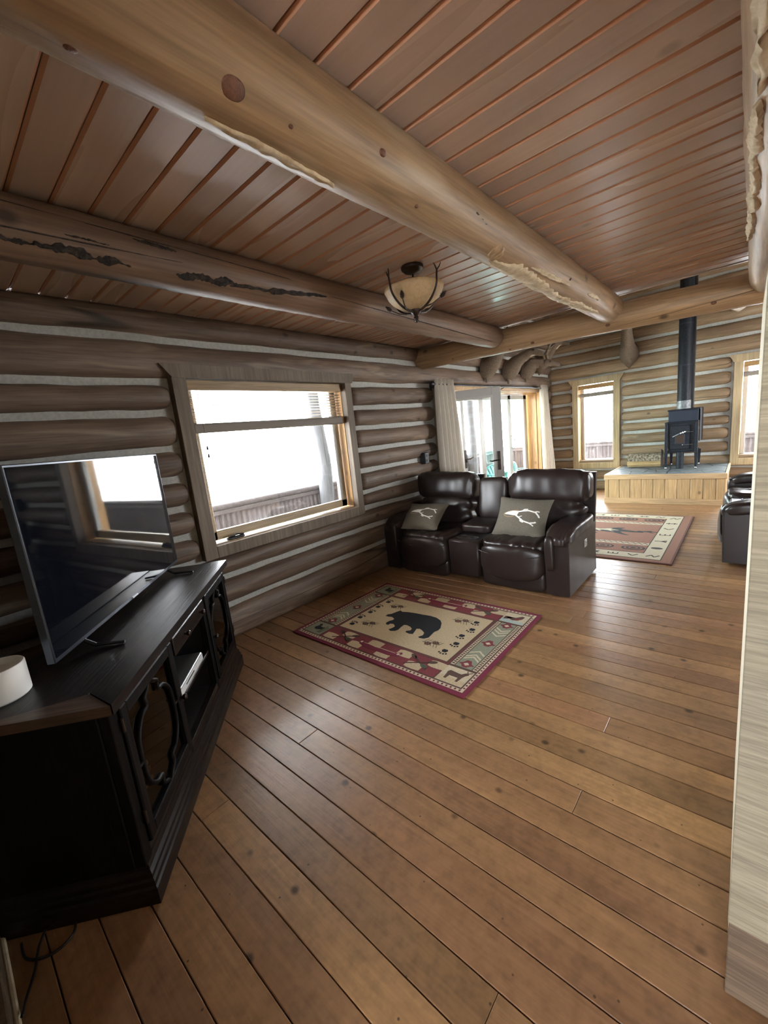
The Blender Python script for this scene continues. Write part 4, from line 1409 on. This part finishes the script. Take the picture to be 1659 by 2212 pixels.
def cabinet():
    o = empty('media_cabinet', (*CA, 0), CANG)
    tag(o, 'near-black carved wooden media cabinet set diagonally under the television', 'cabinet')
    D, W = CD_, CW_
    f = .022
    ca = MB()
    ca.box(.02, .045, f + .002, D - .03, .05, .735)
    ca.box(W - .045, W - .02, f + .002, D - .03, .05, .735)
    ca.box(.045, W - .045, D - .05, D - .03, .05, .735)
    ca.box(.045, W - .045, f + .01, D - .05, .16, .185)
    ca.box(.53, .55, f + .01, D - .05, .185, .735)
    ca.box(1.045, 1.065, f + .01, D - .05, .185, .735)
    ca.build('carcass', M['cab_in'], o)
    MB().cbox(.014, .0195, f + .05, D - .02, .14, .735, .001).build('side_panel', M['cab_v'], o)
    MB().cbox(W - .0195, W - .014, f + .05, D - .02, .14, .735, .001).build('side_panel', M['cab_v'], o)
    MB().cbox(.55, 1.045, f + .01, D - .05, .378, .398, .003).build('shelf', M['cab'], o)
    for x0, x1 in ((.012, .058), (.532, .556), (1.038, 1.074), (W - .052, W - .012)):
        MB().cbox(x0, x1, f - .004, f + .03, .14, .736, .003).build('stile', M['cab_v'], o)
    MB().cbox(.058, W - .052, f - .002, f + .03, .714, .736, .003).build('top_rail', M['cab'], o)
    MB().cbox(.058, W - .052, f - .002, f + .03, .15, .186, .003).build('bottom_rail', M['cab'], o)
    MB().cbox(.008, .05, f + .03, f + .075, .14, .735, .004).build('corner_post', M['cab_v'], o)
    # top boards
    MB().cbox(0, W + .012, .100, D, .7365, .770, .004).build('top_board', M['cab'], o)
    MB().prism([(-.012, -.012), (W + .012, -.012), (W + .012, .099), (.085, .099)], .7365, .774).build('front_top_board', M['cab'], o)
    MB().prism([(-.013, -.008), (.083, .0995), (-.0, .4), (-.013, .4)], .7365, .7705).build('end_top_board', M['cab_edge'], o)
    # stepped plinth
    prof = [(0.0, 0.0), (0.0, .062), (.006, .07), (.006, .088), (.012, .096), (.012, .112), (.02, .125), (.026, .150)]
    pl = MB()
    ring = []
    for d, z in prof:
        ring.append([(-.004 + d, -.006 + d, z), (W + .004 - d, -.006 + d, z), (W + .004 - d, D - .01, z), (-.004 + d, D - .01, z)])
    pl.loft(ring)
    pl.build('plinth', M['cab'], o)
    # drawer
    dr = MB().cbox(.560, 1.034, f - .012, f + .2, .622, .710, .004).build('drawer', M['cab'], o)
    def knob(x, z, par):
        q = MB()
        rg = [[(x + r * math.cos(2 * PI * k / 12), y, z + r * math.sin(2 * PI * k / 12)) for k in range(12)] for y, r in ((f - .012, .007), (f - .020, .006), (f - .026, .012), (f - .036, .013), (f - .041, .008))]
        q.loft(rg).build('knob', M['bronze'], par, smooth=True)
    knob(.70, .664, dr)
    knob(.956, .664, dr)
    # glazed doors with tracery
    half = [(0, .232), (.022, .205), (.052, .185), (.050, .150), (.088, .142), (.128, .10), (.142, .045), (.142, -.045), (.128, -.10), (.088, -.142), (.050, -.150), (.052, -.185), (.022, -.205), (0, -.232)]
    loop = half + [(-x, z) for x, z in reversed(half[1:-1])]
    for x0, x1, kx in ((.060, .530, .512), (1.076, 1.523, 1.098)):
        d = empty('door')
        d.parent = o
        xm, zm = (x0 + x1) / 2, .45
        fr = MB()
        yA, yB = f - .014, f + .012
        fr.cbox(x0, x0 + .042, yA, yB, .188, .712, .004)
        fr.cbox(x1 - .042, x1, yA, yB, .188, .712, .004)
        fr.cbox(x0 + .042, x1 - .042, yA, yB, .665, .712, .004)
        fr.cbox(x0 + .042, x1 - .042, yA, yB, .188, .235, .004)
        fr.build('door_frame', M['cab_v'], d)
        MB().cbox(x0 + .035, x1 - .035, f + .003, f + .007, .23, .67, .001).build('pane', M['glass_dark'], d)
        pts = [(xm + a * 1.12, f - .004, zm + b) for a, b in loop]
        sm = curve(pts, 3, True)[:-1]
        MB().tube(sm + [sm[0]], (.0085), 8, False).build('tracery', M['cab_v'], d, smooth='all')
        for sx in (-1, 1):
            e = xm + sx * .16
            MB().tube([(e, f - .002, zm), (x0 + .042 if sx < 0 else x1 - .042, f - .002, zm)], .009, 8).build('tracery_arm', M['cab_v'], d, smooth='all')
        knob(kx, .448, d)
        for z in (.27, .63):
            hx = x0 - .004 if kx > xm else x1 + .004
            MB().lathe([(.005, 0), (.005, .05)], 8, (hx, f - .014, z)).build('hinge', M['bronze'], d)
cabinet()

def television():
    o = at_cab('television', .925, .31, .771)
    tag(o, 'large flat black television standing on the dark cabinet', 'television')
    x0, x1, z0, z1 = -.6605, .6605, .040, .765
    MB().cbox(x0, x1, -.014, .016, z0, z1, .003).build('bezel', M['tv_edge'], o)
    MB().cbox(x0 + .009, x1 - .009, -.0155, -.0142, z0 + .018, z1 - .009, .0004).build('screen', M['screen'], o)
    MB().cbox(x0 + .05, x1 - .05, .016, .055, z0 + .02, z1 - .25, .012).build('rear_shell', M['tv_black'], o)
    for x in (-.47, .47):
        q = MB()
        q.tube([(x, 0, .045), (x, -.05, .012), (x, -.16, .006)], [.008, .008, .006], 8)
        q.tube([(x, 0, .045), (x, .05, .012), (x, .12, .006)], [.008, .008, .006], 8)
        q.build('foot', M['tv_black'], o)
    MB().cbox(-.03, .03, -.018, -.013, z0 + .004, z0 + .012, .001).build('badge', M['steel'], o)
television()

dv = at_cab('media_player', .745, .16, .399)
tag(dv, 'flat silver media player on the open middle shelf of the dark cabinet', 'media player')
MB().cbox(-.18, .18, -.13, .13, .006, .052, .004).build('case', M['steel'], dv)
MB().cbox(-.175, .175, -.133, -.130, .012, .046, .001).build('front_panel', new_mat('pale_front_panel', (.62, .63, .62), .4), dv)
MB().cbox(-.10, .02, -.1345, -.133, .03, .036, .0005).build('disc_slot', M['black'], dv)
for sx in (-.15, .15):
    for sy in (-.1, .1):
        MB().lathe([(.012, 0), (.012, .007)], 8, (sx, sy, 0)).build('foot', M['black'], dv)

def paper_stack(x, label):
    o = at_cab('paper_stack', x, .2, .186)
    tag(o, label, 'papers')
    rg = random.Random(int(x * 100))
    for k in range(4):
        a = rg.uniform(-.1, .1)
        q = MB().cbox(-.10, .10, -.07, .07, k * .022, k * .022 + .02, .002)
        q.v = [(px * math.cos(a) - py * math.sin(a), px * math.sin(a) + py * math.cos(a), pz) for px, py, pz in q.v]
        q.build('booklet', new_mat('booklet_cover', rg.choice([(.42, .25, .12), (.5, .45, .36), (.3, .2, .12)]), .5), o)
paper_stack(1.25, 'small stack of tan papers behind the far glass door of the dark cabinet')
paper_stack(.28, 'small stack of tan papers behind the near glass door of the dark cabinet')

wc = at_cab('white_pot', .160, .41, .771)
tag(wc, 'short round white pot with a sunken top, on the near end of the dark cabinet', 'pot')
MB().lathe([(.074, 0), (.080, .006), (.080, .108), (.077, .112), (.070, .112), (.067, .090)], 40).build('body', M['white'], wc, smooth=True)
MB().lathe([(.066, .08), (.066, .088), (.015, .089)], 32).build('sunken_top', new_mat('cream_wax', (.72, .64, .5), .5), wc, smooth=True)
MB().tube([(0, 0, .088), (.001, 0, .096), (.003, 0, .101)], .0015, 6).build('wick', M['black'], wc)

cd = empty('power_cord', (-1.6, 0, 0))
tag(cd, 'black power cord trailing from the dark cabinet along the floor', 'cord')
MB().tube(curve([(-.10, -.09, .010), (-.03, -.085, .006), (.02, -.03, .006), (.005, .03, .006), (-.07, .04, .006), (-.10, -.01, .006), (-.05, -.05, .006), (.03, -.075, .006), (.10, -.105, .008), (.16, -.117, .03)], 6), .004, 8).build('cord', M['black'], cd, smooth='all')

# ------------------------------------------------------------------ hearth and stove
def hearth():
    HX0, HX1, HY, HZ = -1.765, -.200, 7.50, .469
    o = empty('hearth_platform', (HX0, HY, 0))
    tag(o, 'raised hearth of pale pine boards topped with dark slate under the stove', 'hearth')
    W, D = HX1 - HX0, 8.80 - HY
    MB().box(.02, W - .02, .02, D, 0, HZ - .02).build('core', M['grout'], o)
    edges = [0, .055, .205, .357, .513, .674, .842, 1.008, 1.185, 1.365, 1.50, W]
    edges = [0, .06] + [.06 + .1555 * k for k in range(1, 9)] + [W - .115, W]
    for a, b in zip(edges[:-1], edges[1:]):
        if b - a > .02:
            MB().cbox(a + .002, b - .002, .002, .02, .085, HZ - .07, .006).build('front_board', M['pine_x'], o)
    for k in range(8):
        y0, y1 = .02 + k * D / 8, .02 + (k + 1) * D / 8 - .003
        for x0, x1 in ((.004, .02), (W - .02, W - .004)):
            MB().cbox(x0, x1, y0, min(y1, D), .085, HZ - .07, .003).build('side_board', M['pine_x'], o)
    MB().cbox(-.006, W + .006, -.008, .012, 0, .09, .003).build('skirting', M['pine_cap'], o)
    for x0, x1 in ((-.006, .012), (W - .012, W + .006)):
        MB().cbox(x0, x1, .012, D, 0, .09, .003).build('skirting', M['pine_cap'], o)
    MB().cbox(-.008, W + .008, -.010, .022, HZ - .075, HZ + .003, .004).build('cap_board', M['pine_cap'], o)
    for x0, x1 in ((-.008, .018), (W - .018, W + .008)):
        MB().cbox(x0, x1, .022, D, HZ - .075, HZ + .003, .004).build('cap_board', M['pine_cap'], o)
    # irregular slate flags, each its own piece
    rg = random.Random(5)
    nx, ny = 6, 4
    P = {}
    for i in range(nx + 1):
        for j in range(ny + 1):
            x = .02 + (W - .04) * i / nx + (rg.uniform(-.09, .09) if 0 < i < nx else 0)
            y = .024 + (D - .026) * j / ny + (rg.uniform(-.1, .1) if 0 < j < ny else 0)
            P[i, j] = Vector((x, y))
    for i in range(nx):
        for j in range(ny):
            q = [P[i, j], P[i + 1, j], P[i + 1, j + 1], P[i, j + 1]]
            tri = [[q[0], q[1], q[2]], [q[0], q[2], q[3]]] if rg.random() < .35 else [q]
            for t in tri:
                c = sum(t, Vector((0, 0))) / len(t)
                pl = [p + (c - p).normalized() * .008 for p in t]
                MB().prism([(p.x, p.y) for p in pl], HZ - .02, HZ - .002 + rg.uniform(-.002, .002)).build('slate_flag', M['slate'], o)
hearth()

def stove():
    o = empty('wood_stove', (-.81, 8.42, .470))
    tag(o, 'black iron wood stove on legs with a tall stovepipe on the slate hearth', 'stove')
    I = M['iron']
    B = lambda n, x0, x1, y0, y1, z0, z1, m=I, c=.004, p=None: MB().cbox(x0, x1, y0, y1, z0, z1, c).build(n, m, p or o)
    B('firebox', -.165, .185, -.26, .26, .275, .735)
    B('upper_box', -.175, .215, -.215, .30, .75, .925, M['iron_blue'])
    B('top_plate', -.185, .235, -.24, .33, .925, .945)
    B('shelf_plate', -.215, .225, -.30, .28, .735, .752)
    B('bottom_plate', -.20, .205, -.29, .27, .262, .277)
    for x in (-.21, .185):
        B('corner_post', x, x + .04, -.305, -.265, .25, .738)
    B('side_shield', .228, .240, -.20, .33, .42, .94)
    B('side_shield', -.222, -.210, -.20, .31, .30, .735)
    for x, y in ((-.19, -.285), (.205, -.285), (-.18, .27), (.205, .27)):
        q = MB()
        q.loft([[(x + sx * a, y + sy * a, z) for sx, sy in ((-1, -1), (1, -1), (1, 1), (-1, 1))] for z, a in ((.022, .013), (.26, .023))])
        l = q.build('leg', I, o)
        MB().lathe([(.024, 0), (.026, .006), (.014, .014), (.012, .024)], 14, (x, y, 0)).build('levelling_foot', M['chrome'], l, smooth=True)
    MB().lathe([(.052, .001), (.052, .262)], 20, (-.005, -.24, 0)).build('air_pedestal', M['iron'], o, smooth=True)
    # door
    d = empty('door')
    d.parent = o
    yD = -.262
    B('door_plate', -.14, .115, yD - .022, yD, .315, .690, I, .006, d)
    B('door_rim', -.075, .055, yD - .030, yD - .022, .395, .555, M['iron_blue'], .004, d)
    B('door_glass', -.062, .042, yD - .0315, yD - .030, .408, .542, new_mat('sooty_glass', (.05, .035, .028), .12), .0005, d)
    q = MB().tube([(-.105, yD - .03, .515), (-.02, yD - .06, .56), (.03, yD - .065, .58)], .006, 8)
    q.build('handle_rod', M['steel'], d)
    pts = []
    for k in range(60):
        t = k / 59
        c = Vector((.0 + .075 * t, yD - .064 - .004 * t, .568 + .028 * t))
        a = t * 2 * PI * 11
        pts.append(c + Vector((0, .010 * math.cos(a), .010 * math.sin(a))))
    MB().tube(pts, .0035, 5).build('coil_grip', M['chrome'], d)
    for z in (.585, .385):
        q = MB().tube([(.03, yD - .035, z), (.16, yD - .02, z)], .005, 8)
        q.lathe([(.009, -.006), (.009, .006)], 8, (.03, yD - .035, z))
        q.build('hinge_rod', M['chrome'], d)
    # pipe
    MB().lathe([(.096, .945), (.096, 1.075)], 28, (.0, .03, 0)).build('pipe_collar', M['galv'], o, smooth=True)
    p = MB().lathe([(.093, 1.0), (.093, 4.125)], 28, (.0, .03, 0)).build('stovepipe', I, o, smooth=True)
    for z in (1.62, 2.25, 3.0):
        MB().lathe([(.096, z), (.096, z + .02)], 28, (.0, .03, 0)).build('pipe_seam', M['iron_blue'], p, smooth=True)
    B('pipe_shield', .075, .125, .07, .16, .945, 4.125, M['tv_black'])
stove()

def firewood():
    o = empty('firewood_log', (-1.36, 8.52, .472))
    tag(o, 'short split firewood log with grey bark lying on the slate hearth', 'firewood')
    n = 14
    def sec(x):
        pts = []
        for k in range(n):
            a = PI * k / (n - 1)
            r = .128 * (1 + .06 * nz(x * 6, math.cos(a) * 2, math.sin(a) * 2))
            pts.append((x, .115 * math.cos(a) * 1.05, .11 + r * math.sin(a)))
        return pts
    rings = [sec(-.25 + .5 * i / 10) for i in range(11)]
    MB().loft(rings).build('bark', M['bark'], o, smooth=True)
    sp = MB()
    rg = []
    for i in range(9):
        x = -.255 + .51 * i / 8
        rg.append([(x, -.10 + .012 * nz(i, 1), .112), (x, .10, .112), (x, .075 + .01 * nz(i, 4), .03), (x, .03, .0), (x, -.05 + .012 * nz(i, 6), .002), (x, -.085 + .012 * nz(i, 9), .045)])
    sp.loft(rg).build('split_face', M['split'], o)
    MB().prism([(-.11, .0), (.11, .0), (.12, .12), (.07, .27), (.045, .17), (.0, .255), (-.07, .30), (-.12, .12)], .252, .268, lambda y, z, x: (x, y, z)).build('bark_flake', M['fur_dark'], o)
firewood()
pk = empty('fire_poker', (-1.55, 7.98, .472))
tag(pk, 'thin black iron rod lying across the slate hearth before the firewood', 'poker')
q = MB().tube([(-.10, .42, .007), (.10, .38, .006), (.26, .25, .006), (.42, .06, .006), (.47, -.22, .007)], .006, 8)
q.build('rod', M['black'], pk, smooth='all')

# ------------------------------------------------------------------ mounted heads
def mount(name, label, loc, rz, fur, s=1.0, turn=0.0, lift=0.0, antlers=True, group=None, throat=True):
    """shoulder mount; local +x points out of the wall"""
    o = empty(name, loc, rz)
    o.scale = (s, s, s)
    tag(o, label, 'animal mount', group)
    path = [(.0, 0, -.06), (.05, 0, -.07), (.11, .0, -.035), (.18, .005, .03), (.25, .015, .11 + lift * .3), (.315, .03, .19 + lift * .6), (.36, .04, .25 + lift), (.41, .055, .285 + lift), (.47, .075, .275 + lift), (.53, .095, .25 + lift), (.59, .115, .225 + lift), (.625, .125, .212 + lift)]
    rad = [(.13, .165), (.13, .165), (.12, .14), (.098, .115), (.078, .09), (.066, .077), (.062, .07), (.068, .072), (.058, .06), (.042, .045), (.036, .038), (.02, .022)]
    P = []
    for x, y, z in path:
        a = turn * max(0, x - .2)
        P.append((x, y * turn * 3 + a * .35, z))
    # refine
    PP, RR = [], []
    for i in range(len(P) - 1):
        for t in (0, .5):
            PP.append(tuple(P[i][k] * (1 - t) + P[i + 1][k] * t for k in range(3)))
            RR.append(tuple(rad[i][k] * (1 - t) + rad[i + 1][k] * t for k in range(2)))
    PP.append(P[-1])
    RR.append(rad[-1])
    MB().tube(PP, RR, 18, True, (0, 0, 1)).build('body', M[fur], o, smooth='all')
    # brisket point at the bottom of the chest
    MB().tube([(.03, 0, -.13), (.06, 0, -.19), (.055, 0, -.24), (.03, 0, -.275)], [(.095, .05), (.075, .045), (.045, .03), (.012, .012)], 14).build('brisket', M[fur], o, smooth='all')
    h = Vector(P[7])
    nose = Vector(P[-1])
    fw = (nose - h).normalized()
    sd_ = Vector((0, 0, 1)).cross(fw).normalized()
    upv = fw.cross(sd_)
    MB().cushion(tuple(nose + fw * .002), (.018, .022, .02), 3, 5).build('nose', M['black'], o, smooth='all')
    for s_ in (-1, 1):
        e = h + fw * .055 + sd_ * (s_ * .066) + upv * .03
        MB().cushion(tuple(e), (.017, .012, .015), 2.2, 5).build('eye', M['black'], o, smooth='all')
        b0 = h - fw * .05 + sd_ * (s_ * .055) + upv * .05
        tip = b0 - fw * .05 + sd_ * (s_ * .13) + upv * .07
        mid = (b0 + tip) / 2 + upv * .015
        MB().tube([b0, b0.lerp(mid, .6), mid, mid.lerp(tip, .6), tip], [(.014, .02), (.02, .036), (.018, .04), (.012, .026), (.003, .006)], 10).build('ear', M[fur], o, smooth='all')
        if antlers:
            r0 = h + sd_ * (s_ * .03) + upv * .07
            a = MB()
            main = [r0, r0 + upv * .08 + sd_ * (s_ * .06) - fw * .04, r0 + upv * .20 + sd_ * (s_ * .15) - fw * .02, r0 + upv * .31 + sd_ * (s_ * .17) + fw * .06]
            a.tube(main, [.015, .013, .010, .004], 7)
            a.tube([main[1], main[1] + upv * .10 + fw * .05], [.009, .003], 6)
            a.tube([main[2], main[2] + upv * .12 - fw * .03], [.008, .003], 6)
            a.build('antler', M['antler'], o, smooth='all')
    if throat:
        t0 = Vector(P[8]) - upv * .045
        t1 = Vector(P[5]) - upv * .02 + fw * .055
        MB().tube([nose - upv * .012 - fw * .03, t0, t0.lerp(t1, .6), t1], [(.012, .006), (.035, .016), (.04, .018), (.02, .008)], 10).build('throat_patch', M['fur_pale'], o, smooth='all')
    return o
GM = 'deer heads above the patio door'
mount('deer_mount', 'brown deer head on the left wall, nearest, its face hidden by the cross beam', (-3.06, 5.97, 2.40), 0, 'fur', 1.0, .1, .08, True, GM)
mount('deer_mount', 'brown deer head on the left wall, middle of the lower row', (-3.06, 6.74, 2.40), 0, 'fur', 1.0, .12, -.13, True, GM)
mount('deer_mount', 'brown deer head on the left wall, lower row nearest the corner', (-3.06, 7.48, 2.43), 0, 'fur', .95, .25, -.28, True, GM)
mount('deer_mount', 'deer head with a pale throat high on the left wall above the other heads', (-3.06, 8.12, 2.56), 0, 'fur', .9, .25, .02, True, GM)
mount('deer_mount', 'thick-furred animal head mounted on the far wall between window and stovepipe', (-1.655, 8.82, 2.55), R(-90), 'fur', 1.16, .12, .14, False)
mount('goat_mount', 'white-furred animal mount on the far wall, mostly hidden above the cross beam', (-.19, 8.82, 3.02), R(-90), 'fur_white', .85, .1, -.25, False, None, False).scale = (.8, 1.6, .8)

# ------------------------------------------------------------------ ceiling light
def light():
    o = empty('ceiling_light', (-1.597, 2.259, 2.19))
    tag(o, 'amber alabaster bowl ceiling light held by bronze twigs and pine cones', 'lamp')
    BZ = M['bronze']
    MB().lathe([(.068, .309), (.070, .300), (.066, .290), (.056, .286), (.050, .276), (.022, .266), (.010, .262)], 32).build('canopy', BZ, o, smooth=True)
    MB().tube([(0, 0, .268), (0, 0, .06)], .006, 10).build('stem', BZ, o)
    n = 48
    prof = [(.020, .060), (.06, .065), (.105, .080), (.142, .105), (.166, .134), (.180, .164), (.186, .180)]
    outer, inner = [], []
    for i, (r, z) in enumerate(prof):
        top = i == len(prof) - 1
        outer.append([(r * math.cos(2 * PI * k / n), r * math.sin(2 * PI * k / n), z + (.008 * nz(k * .7, 3) + .004 * nz(k * 1.9, 5) if top else 0)) for k in range(n)])
        inner.append([((r - .006) * math.cos(2 * PI * k / n), (r - .006) * math.sin(2 * PI * k / n), z + .006 + (.008 * nz(k * .7, 3) if top else 0)) for k in range(n)])
    MB().loft(outer + inner[::-1]).build('bowl', M['amber'], o, smooth='all')
    MB().lathe([(.006, .02), (.022, .032), (.034, .048), (.036, .058), (.02, .062)], 20).build('hub', BZ, o, smooth=True)
    def cone(c, d, L, r, par):
        c, d = Vector(c), Vector(d).normalized()
        q = MB()
        a = d.orthogonal().normalized()
        b = d.cross(a)
        q.tube([c, c + d * L * .5, c + d * L], [r * .5, r * .8, r * .25], 8)
        for i in range(5):
            for k in range(7):
                an = 2 * PI * (k + .5 * (i % 2)) / 7
                rr = r * (.75, 1, 1, .8, .45)[i]
                p = c + d * (L * (i + .3) / 5)
                out = a * math.cos(an) + b * math.sin(an)
                q.tube([p + out * rr * .4, p + out * rr + d * L * .06], [.0045, .0015], 4)
        q.build('pine_cone', BZ, par, smooth=False)
    for i, ang in enumerate((R(0), R(90), R(180), R(270))):
        ang += R(-10)
        c, s = math.cos(ang), math.sin(ang)
        def pt(r, z, off=0.0):
            return (c * r - s * off, s * r + c * off, z)
        arm = MB()
        pts = [pt(.03, .046), pt(.075, .053), pt(.125, .076), pt(.165, .110), pt(.190, .150), pt(.196, .195), pt(.200, .220)]
        arm.tube(curve(pts, 3), [.008 - .003 * i / 18 for i in range(19)], 8)
        arm.tube([pts[-1], pt(.209, .240, .014), pt(.216, .258, .020)], [.005, .004, .002], 6)
        arm.tube([pts[-1], pt(.200, .240, -.012), pt(.196, .256, -.020)], [.005, .004, .002], 6)
        arm.tube([pts[1], pt(.12, .064, .03), pt(.160, .092, .06)], [.005, .004, .003], 6)
        a = arm.build('twig_arm', BZ, o, smooth='all')
        cone(pt(.160, .092, .06), pt(.5, .6, .5), .045, .014, a)
    cone((0, 0, .03), (0, 0, -1), .048, .017, o)
light()
